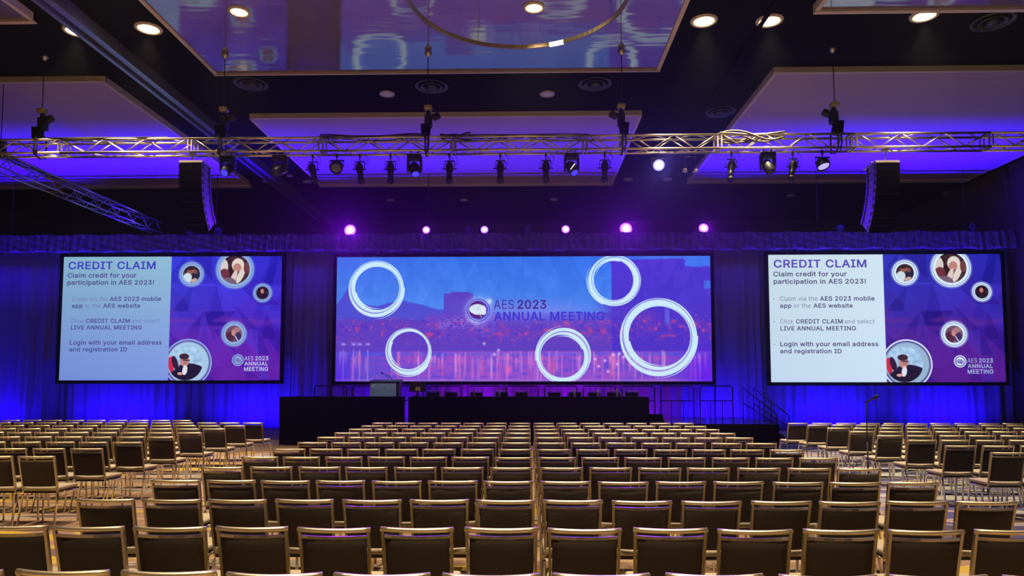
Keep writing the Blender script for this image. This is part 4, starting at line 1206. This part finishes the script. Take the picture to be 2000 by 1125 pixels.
def credit_screen(x0, x1, z0, z1, label, wt, wb, gain, tc):
    e = screen(x0, x1, z0, z1, label)
    img, w_, h_ = side_picture(430, 242, SC, 213, wt, wb, gain)
    hw = (x1 - x0) / 2
    picture_mesh('picture', img, w_, h_, -hw, hw, 0, z1 - z0, 0, e, PIC)
    s_ = (x1 - x0) / 430
    mt = emit('slide title purple', srgb(*tc[0])); mb = emit('slide bold text', srgb(*tc[1])); mr = emit('slide light text', srgb(*tc[2])); mw = emit('slide white text', srgb(*tc[3]))
    A = (e, -hw, z1 - z0, s_, -.012)
    X, Y = -123.0, -502.0
    B = .03
    R = lambda t, a, b, c, d, bo=B: (t, a + X, b + X, c + Y, d + Y, bo)
    put_text('title_text', [R('CREDIT CLAIM', 133, 305, 511.5, 526.5, .045)], mt, *A)
    put_text('heading_text', [R('Claim credit for your', 132, 268, 534, 543), R('participation in AES 2023!', 132, 303, 548, 557)], mb, *A)
    put_text('bullet_text', [R('Claim via the', 143, 212.5, 580.5, 589, 0), R('or the', 168.5, 199.5, 594, 602, 0), R('Click', 142.5, 167, 623.5, 631.5, 0), R('and select', 261.5, 316.5, 623.5, 631.5, 0),
                             R('.', 130.5, 133, 578.5, 586, .03), R('.', 130, 132.5, 621, 629, .03), R('.', 129.5, 132, 663, 671, .03)], mr, *A)
    put_text('bullet_bold_text', [R('AES 2023 mobile', 217, 318, 580.5, 589), R('app', 142.8, 164, 594, 602), R('AES website', 204.5, 277.5, 594, 602),
                                  R('CREDIT CLAIM', 171.5, 258, 623.5, 631.5), R('LIVE ANNUAL MEETING', 142.5, 282, 636.5, 644.5),
                                  R('Login with your email address', 141.5, 322, 665.5, 674), R('and registration ID', 141, 254.5, 679, 687)], mb, *A)
    put_text('emblem_text', [R('AES', 484, 501.5, 696.5, 704.5, .0), R('2023', 505, 530.5, 696.5, 704.5, .03), R('ANNUAL', 484, 530, 707, 714.5, .03), R('MEETING', 483.5, 530.5, 717, 725, .03)], mw, *A, False)
    return e
credit_screen(-17.72, -9.31, 1.84, 6.55, 'left projection screen with dimmer blue white credit claim slide', (140, 184, 208), (122, 146, 222), 1.0,
              [(62, 62, 190), (78, 72, 138), (112, 120, 175), (190, 195, 240)])
credit_screen(9.02, 17.60, 1.77, 6.53, 'right projection screen with brighter white credit claim slide', (205, 226, 238), (200, 222, 244), .86,
              [(84, 70, 176), (78, 72, 118), (122, 122, 150), (165, 175, 220)])

# ---------------------------------------------------------------- stage, tables, lectern
STX0, STX1, STY0, STY1, STZ = -6.95, 6.95, 20.1, 24.2, .60
e = empty('stage_platform', (0, STY0, 0), 'low black skirted stage platform in front of the middle screen', 'stage')
MB().box(((STX0 + STX1) / 2, (STY1 - STY0) / 2, STZ - .04), (STX1 - STX0, STY1 - STY0, .08)).build('deck', M['stage'], e)
def skirt_path(pts, z0, z1, amp=.02, wl=.12, step=.03):
    b = MB(); P = []
    L = 0
    for (a, c) in zip(pts, pts[1:]):
        a, c = Vector(a), Vector(c); d = (c - a); n = max(2, int(d.length / step))
        nr = Vector((d.y, -d.x)).normalized()
        for i in range(n):
            q = a + d * i / n
            P.append(q + nr * amp * math.sin(2 * PI * (L + d.length * i / n) / wl)); 
        L += d.length
    P.append(Vector(pts[-1]))
    lo = [b.bm.verts.new((p.x, p.y, z0)) for p in P]; hi = [b.bm.verts.new((p.x, p.y, z1)) for p in P]
    for i in range(len(P) - 1): b.bm.faces.new((lo[i], lo[i + 1], hi[i + 1], hi[i])).smooth = True
    return b
skirt_path([(STX0, STY1 - STY0), (STX0, -.03), (STX1, -.03), (STX1, STY1 - STY0)], 0.01, STZ + .004, .012, .14).build('skirt', M['blackcloth'], e)

def skirted_table(x0, x1, y0, y1, label, name='skirted_table'):
    e = empty(name, ((x0 + x1) / 2, (y0 + y1) / 2, STZ), label, 'table', 'black skirted tables on the stage')
    w, d = x1 - x0, y1 - y0
    MB().box((0, 0, .735), (w, d, .03), bevel=.008).build('tabletop', M['blackcloth'], e)
    skirt_path([(-w / 2, d / 2), (-w / 2, -d / 2), (w / 2, -d / 2), (w / 2, d / 2), (-w / 2, d / 2)], .005, .73, .014, .11).build('skirt', M['blackcloth'], e)
    b = MB()
    for s1 in (-1, 1):
        for s2 in (-1, 1): b.tube((s1 * (w / 2 - .15), s2 * (d / 2 - .12), 0), (s1 * (w / 2 - .15), s2 * (d / 2 - .12), .72), .02, 6)
    b.build('leg_frame', M['black'], e)
    return e
TX = lambda px: at_y(px, 790, 20.2).x
skirted_table(TX(548), TX(782.5), 20.115, 20.9, 'black skirted table left of the gap, in front of the lectern')
skirted_table(TX(798.5), TX(1266), 20.115, 20.9, 'long black skirted head table across the middle of the stage')

# lectern
lx = TX(750); ly = 21.5
lz = at_y(750, 744, ly).z - STZ
e = empty('lectern', (at_y(750, 760, ly).x, ly, STZ), 'lectern with grey blue sign board behind the left skirted table', 'lectern')
b = MB(); b.prism([(-.36, 0), (.42, 0), (.46, lz - .03), (-.40, lz - .03)], 'y', -.02, .5); b.build('body', M['wood'], e)
b = MB(); b.box((.02, .22, lz), (.92, .62, .045), Euler((.10, 0, 0)), bevel=.01); b.build('reading_top', M['wood'], e)
sw, sh = .78, .60
b = MB(); b.box((-.02, -.045, lz - .34), (sw, .03, sh)); sg = b.build('sign_panel', M['signpaper'], e)
b = MB()
b.poly([(-.32, -.062, lz - .52), (-.12, -.062, lz - .40), (-.2, -.062, lz - .56)]); b.poly([(.1, -.062, lz - .55), (.28, -.062, lz - .40), (.26, -.062, lz - .54)])
b.build('sign_pattern', mat('sign facet print', (.42, .48, .58), .6), e)
sgt = put_text('sign_text', [('AES', 13, 23, 0, 5.2, 0.0), ('2023', 25, 39, 0, 5.2, .03), ('ANNUAL MEETING', 13, 70, 7, 12.4, .03)], M['signtext'], e, -.40, lz - .09, .0108, -.066, False)
b = MB().lathe([(.055, 0), (.055, 0), (.04, 0), (.04, 0)], Matrix.Translation((-.325, -.062, lz - .155)) @ Matrix.Rotation(PI / 2, 4, 'X'), 20)
b.lathe([(0, 0), (.03, 0), (.03, 0)], Matrix.Translation((-.325, -.062, lz - .155)) @ Matrix.Rotation(PI / 2, 4, 'X'), 14)
b.build('sign_emblem', M['signtext'], e)
b = MB(); b.path([(.12, .1, lz + .02), (.10, .08, lz + .12), (.03, .0, lz + .20), (-.02, -.05, lz + .22)], .008, 6); b.lathe([(0, 0), (.02, .01), (.02, .07), (0, .08)], Matrix.Translation((-.02, -.05, lz + .215)) @ Matrix.Rotation(-1.0, 4, 'Y'), 10)
b.path([(.22, .1, lz + .02), (.20, .08, lz + .10), (.12, .0, lz + .18), (.10, -.05, lz + .19)], .008, 6)
b.build('gooseneck_microphone', M['black'], e)

# monitor on head table
mx = TX(812)
e = empty('table_monitor', (mx, 20.45, STZ + .75), 'black monitor seen from behind on the head table beside the lectern', 'monitor')
MB().box((0, 0, .29), (.46, .04, .29), bevel=.008).build('display_back', M['black2'], e)
b = MB(); b.box((0, .03, .12), (.06, .05, .24)); b.box((0, .03, .008), (.24, .18, .016), bevel=.004); b.build('stand', M['black'], e)
b = MB(); b.box((.02, -.024, .22), (.14, .01, .12), bevel=.004); b.build('mount_plate', M['steel'], e)

# added fill spots without a lit fixture, brightening the lectern and head table
light('SPOT', 'added_lectern_fill', (-1.8, TY0 + .3, TZB - .6), 700, (.62, .78, 1), aim=(lx, 21.45, STZ + 1.0), spot_size=math.radians(13), spot_blend=.6, shadow_soft_size=.06)
light('SPOT', 'added_table_fill', (.4, TY0 + .3, TZB - .6), 60, (1, .75, .55), aim=(.2, 21.6, STZ + .9), spot_size=math.radians(62), spot_blend=.8, shadow_soft_size=.06)
# panel chairs behind the head table
def panel_chair():
    e = empty('panel_chair', (0, 0, 0), '', 'chair', 'panel chairs behind the head table')
    b = MB(); b.path([(-.20, .06, 0), (-.20, .1, .45), (-.215, .18, .86), (-.19, .19, .90), (.19, .19, .90), (.215, .18, .86), (.20, .1, .45), (.20, .06, 0)], .013, 8); b.build('back_frame', M['frame'], e)
    MB().box((0, .165, .68), (.37, .035, .36), Euler((-.16, 0, 0)), bevel=.015, seg=2).build('backrest', M['pad'], e)
    MB().box((0, -.12, .45), (.42, .44, .06), bevel=.02, seg=2).build('seat', M['seat'], e)
    for s_ in (-1, 1): MB().tube((s_ * .19, -.32, 0), (s_ * .19, -.30, .43), .013, 8).build('leg', M['chrome'], e)
    return e
pc = panel_chair()
names = ['first', 'second', 'third', 'fourth', 'fifth', 'sixth', 'seventh', 'eighth', 'ninth']
for i, px in enumerate([846, 879, 930, 980, 1018, 1083, 1122, 1160, 1198, 1236]):
    o = pc if i == 0 else copy_tree(pc)
    q = at_y(px, 790, 21.6)
    o.location = (q.x, 21.55, STZ)
    o.rotation_euler = (0, 0, random.uniform(-.15, .15))
    o['label'] = f"panel chair back just showing over the head table, {ORD[i]} along from the lectern"

def bottle(px, Y, label):
    q = at_y(px, 775, Y)
    e = empty('water_bottle', (q.x, Y, STZ + .75), label, 'bottle', 'water bottles on the head table')
    MB().lathe([(0, 0), (.032, .003), (.034, .02), (.034, .14), (.028, .17), (.013, .19), (.013, .205)], n=14).build('bottle_body', M['water'], e)
    MB().lathe([(.015, .0), (.015, .022), (0, .022)], Matrix.Translation((0, 0, .203)), 12).build('cap', M['signtext'], e)
for px, lb in [(926, 'clear water bottle on the head table at the third panel chair'), (975, 'clear water bottle on the head table at the fourth panel chair'),
               (1122, 'clear water bottle on the head table at the seventh panel chair'), (1168, 'clear water bottle on the head table at the eighth panel chair'), (1205, 'clear water bottle on the head table at the ninth panel chair')]:
    bottle(px, 20.5, lb)
def table_mic(px, label):
    q = at_y(px, 775, 20.45)
    e = empty('table_microphone', (q.x, 20.4, STZ + .75), label, 'microphone', 'microphones on the head table')
    MB().lathe([(0, 0), (.06, 0), (.06, .015), (.012, .03)], n=14).build('base', M['black'], e)
    b = MB(); b.path([(0, 0, .02), (0, .0, .22), (-.03, .03, .30), (-.06, .07, .32)], .006, 6); b.lathe([(0, 0), (.015, .01), (.015, .05), (0, .06)], Matrix.Translation((-.06, .07, .32)) @ Matrix.Rotation(-.9, 4, 'X'), 10); b.build('gooseneck', M['black'], e)
for px, lb in [(990, 'thin black table microphone beside the fourth panel chair'), (1075, 'thin black table microphone before the sixth panel chair'), (1153, 'thin black table microphone before the eighth panel chair'), (1225, 'thin black table microphone before the last panel chair')]:
    table_mic(px, lb)

# stage monitor wedge right of the head table
q = at_y(1281, 825, 20.35)
e = empty('monitor_speaker', (q.x, 20.5, STZ), 'small black wedge speaker on the stage right of the head table', 'loudspeaker')
b = MB(); b.prism([(-.22, 0), (.2, 0), (.2, .24), (.02, .26), (-.22, .06)], 'x', -.23, .23); b.build('cabinet', M['black2'], e)
b = MB(); b.box((0, -.11, .165), (.40, .01, .28), Euler((-.87, 0, 0))); b.build('grille', M['grille'], e)

# guard rails along the back of the stage
def guard_rail(x, label):
    e = empty('guard_rail', (x, 24.05, STZ), label, 'railing', 'guard rails along the back of the stage')
    b = MB(); w = 1.08
    b.path([(-w / 2, 0, 0), (-w / 2, 0, .98), (-w / 2 + .06, 0, 1.04), (w / 2 - .06, 0, 1.04), (w / 2, 0, .98), (w / 2, 0, 0)], .019, 8)
    b.build('hoop', M['black'], e)
    MB().tube((-w / 2, 0, .55), (w / 2, 0, .55), .015, 8).build('mid_rail', M['black'], e)
    b = MB()
    for s_ in (-.2, .2): b.tube((s_, 0, 0.0), (s_, 0, .55), .012, 6)
    b.build('baluster', M['black'], e)
rx = at_y(1323, 785, 24.05).x
for i in range(-9, 2):
    n = 2 - i
    guard_rail(rx + i * 1.29, f"black stage guard rail, {ORD[n - 1]} counted from the stair end of the stage" if n > 1 else 'black stage guard rail nearest the stairs')

# stairs at the end of the stage
e = empty('stage_stairs', (STX1 + .02, 22.4, 0), 'black stage stairs with sloping handrails at the end of the stage', 'stairs')
for i in range(3):
    b = MB(); b.box((.15 + i * .30, .55, STZ * (3 - i) / 4 - .02), (.30, 1.1, .04)); b.build('step', M['stage'], e)
b = MB()
for y in (0, 1.1): b.prism([(0, 0), (1.0, 0), (.9, .15), (0, STZ - .1)], 'y', y - .02, y + .02)
b.build('stringer', M['black'], e)
for y in (0, 1.1):
    b = MB()
    b.path([(.02, y, .3), (.02, y, STZ + .98), (1.05, y, .78), (1.1, y, .70), (1.1, y, 0)], .019, 8)
    b.tube((.02, y, STZ + .5), (1.1, y, .38), .014); b.tube((.55, y, .2), (.55, y, 1.16), .014)
    b.build('handrail', M['black'], e)

# microphone stand in the aisle
q = at_y(1691, 775, 9.8)
e = empty('microphone_stand', (q.x, 9.8, 0), 'black audience microphone stand in the aisle before the right block', 'microphone stand')
MB().lathe([(0, 0), (.13, 0), (.13, .015), (.02, .035)], n=24).build('round_base', M['black'], e)
b = MB(); b.tube((0, 0, .02), (0, 0, .95), .011); b.tube((0, 0, .9), (0, 0, q.z - .06), .008); b.build('pole', M['black'], e)
b = MB(); b.lathe([(0, 0), (.011, .0), (.013, .13), (.024, .15), (.026, .18), (.016, .205), (0, .21)], Matrix.Translation((-.02, -.02, q.z - .08)) @ Matrix.Rotation(1.0, 4, 'X') @ Matrix.Rotation(.5, 4, 'Y'), 14); b.build('microphone', M['black2'], e)

# ---------------------------------------------------------------- audience chairs
def audience_chair():
    e = empty('banquet_chair', (0, 0, 0), '', 'chair', '')
    bow = lambda x, z, y: (x, y - .045 * (1 - (x / .215) ** 2), z)
    back = lambda z: .105 * (1 - (z - .44) / .42)              # lean of the back
    for s_ in (-1, 1):
        MB().path([(s_ * .205, .105, .42), (s_ * .208, back(.62), .62), (s_ * .212, back(.846), .846)], .012, flat=(.018, .024)).build('back_post', M['post'], e)
    MB().path([bow(x, .850, back(.850)) for x in np.linspace(-.222, .222, 9)], .0145, 10).build('top_rail', M['frame'], e)
    MB().path([bow(x, .806, back(.806)) for x in np.linspace(-.205, .205, 9)], .006, flat=(.010, .018)).build('cross_rail', M['post'], e)
    # padded back, bowed
    bm = MB(); g = bm.bm; N, K = 8, 6
    F_, B_ = [], []
    for kz in range(K + 1):
        z = .490 + .305 * kz / K
        edge = min(kz, K - kz) == 0
        rf, rb = [], []
        for i in range(N + 1):
            x = -.196 + .392 * i / N
            ed = edge or i in (0, N)
            y = back(z) - .045 * (1 - (x / .215) ** 2)
            rb.append(g.verts.new((x, y - (.006 if ed else .018), z))); rf.append(g.verts.new((x, y + (.008 if ed else .026), z)))
        F_.append(rf); B_.append(rb)
    for kz in range(K):
        for i in range(N):
            g.faces.new((B_[kz][i], B_[kz][i + 1], B_[kz + 1][i + 1], B_[kz + 1][i])).smooth = True
            g.faces.new((F_[kz][i], F_[kz + 1][i], F_[kz + 1][i + 1], F_[kz][i + 1])).smooth = True
        g.faces.new((B_[kz][0], B_[kz + 1][0], F_[kz + 1][0], F_[kz][0])); g.faces.new((B_[kz][N], F_[kz][N], F_[kz + 1][N], B_[kz + 1][N]))
    for i in range(N):
        g.faces.new((B_[K][i], B_[K][i + 1], F_[K][i + 1], F_[K][i])); g.faces.new((B_[0][i], F_[0][i], F_[0][i + 1], B_[0][i + 1]))
    pad = bm.build('backrest', M['pad'], e)
    b = MB(); b.path([bow(x, .796, back(.796) - .002) for x in np.linspace(-.197, .197, 9)], .0065, 6); b.build('piping', M['pipe'], pad)
    MB().box((0, .29, .455), (.435, .43, .045), bevel=.018, seg=3).build('seat', M['seat'], e)
    MB().box((0, .29, .420), (.40, .40, .028), bevel=.006).build('seat_pan', M['pan'], e)
    for s_ in (-1, 1):
        MB().path([(s_ * .205, .12, .42), (s_ * .212, .10, .38), (s_ * .222, .03, .0)], .0125, 8).build('leg', M['chrome'], e)
        MB().path([(s_ * .205, .14, .405), (s_ * .212, .42, .408), (s_ * .214, .475, .385), (s_ * .216, .495, .33), (s_ * .220, .515, .0)], .0125, 8).build('leg', M['chrome'], e)
    return e
proto = audience_chair()
first = [True]
def place(x, y, rz, label, group):
    o = proto if first[0] else copy_tree(proto)
    first[0] = False
    o.location = (x, y, 0); o.rotation_euler = (0, 0, rz)
    o['label'] = label; o['group'] = group
    return o
J = lambda s: random.uniform(-s, s)
ROWN = ['front', 'second', 'third', 'fourth', 'fifth', 'sixth', 'seventh', 'eighth', 'ninth', 'tenth', 'eleventh', 'twelfth', 'thirteenth', 'fourteenth']
def in_frame(x, y, margin):
    u, v = px_of((x, y, .86))
    return -margin < u < 2000 + margin
count = 0
# centre block: thirteen rows, seven chairs on each side of the narrow seam
for n in range(13):
    d = 3.38 + 1.04 * n
    row = ROWN[12 - n]
    rn = f"{row} row from the stage" if n > 5 else f"{ORD[n]} row from the camera" if n else 'row nearest the camera'
    for side in (-1, 1):
        for i in range(7):
            x = (.05 - .218 - i * .505) if side < 0 else (.13 + .218 + i * .512)
            x += J(.008)
            if not in_frame(x, d, 240 * 4.4 / d * .5): continue
            place(x, d + J(.02), J(.02),
                  f"dark brown chair, middle block, {rn}, {ORD[i]} {'left' if side < 0 else 'right'} of the centre seam",
                  'banquet chairs in the middle block')
            count += 1
# left block
for n in range(5, 14):
    d = 3.38 + 1.04 * n
    for i in range(14):
        if n == 13 and i < 4: continue
        x = -5.70 - .0233 * (d - 8.6) - .218 - i * .515 + J(.01)
        if not in_frame(x, d, 160 * 8 / d): continue
        place(x, d + J(.02), J(.03),
              f"dark brown chair, left block, {ROWN[13 - n]} row from the stage, {ORD[i]} in from the aisle",
              'banquet chairs in the left block')
        count += 1
# right block
for n in range(8):
    d = 9.29 + 1.0 * n if n < 7 else 15.95
    for i in range(14):
        x = (5.88 if n < 7 else 5.72) + .218 + i * .515 + J(.01)
        if not in_frame(x, d, 160 * 8 / d): continue
        place(x, d + J(.02), J(.03) + .02,
              f"dark brown chair, right block, {ROWN[7 - n]} row from the stage, {ORD[i]} in from the aisle",
              'banquet chairs in the right block')
        count += 1
print('audience chairs:', count)
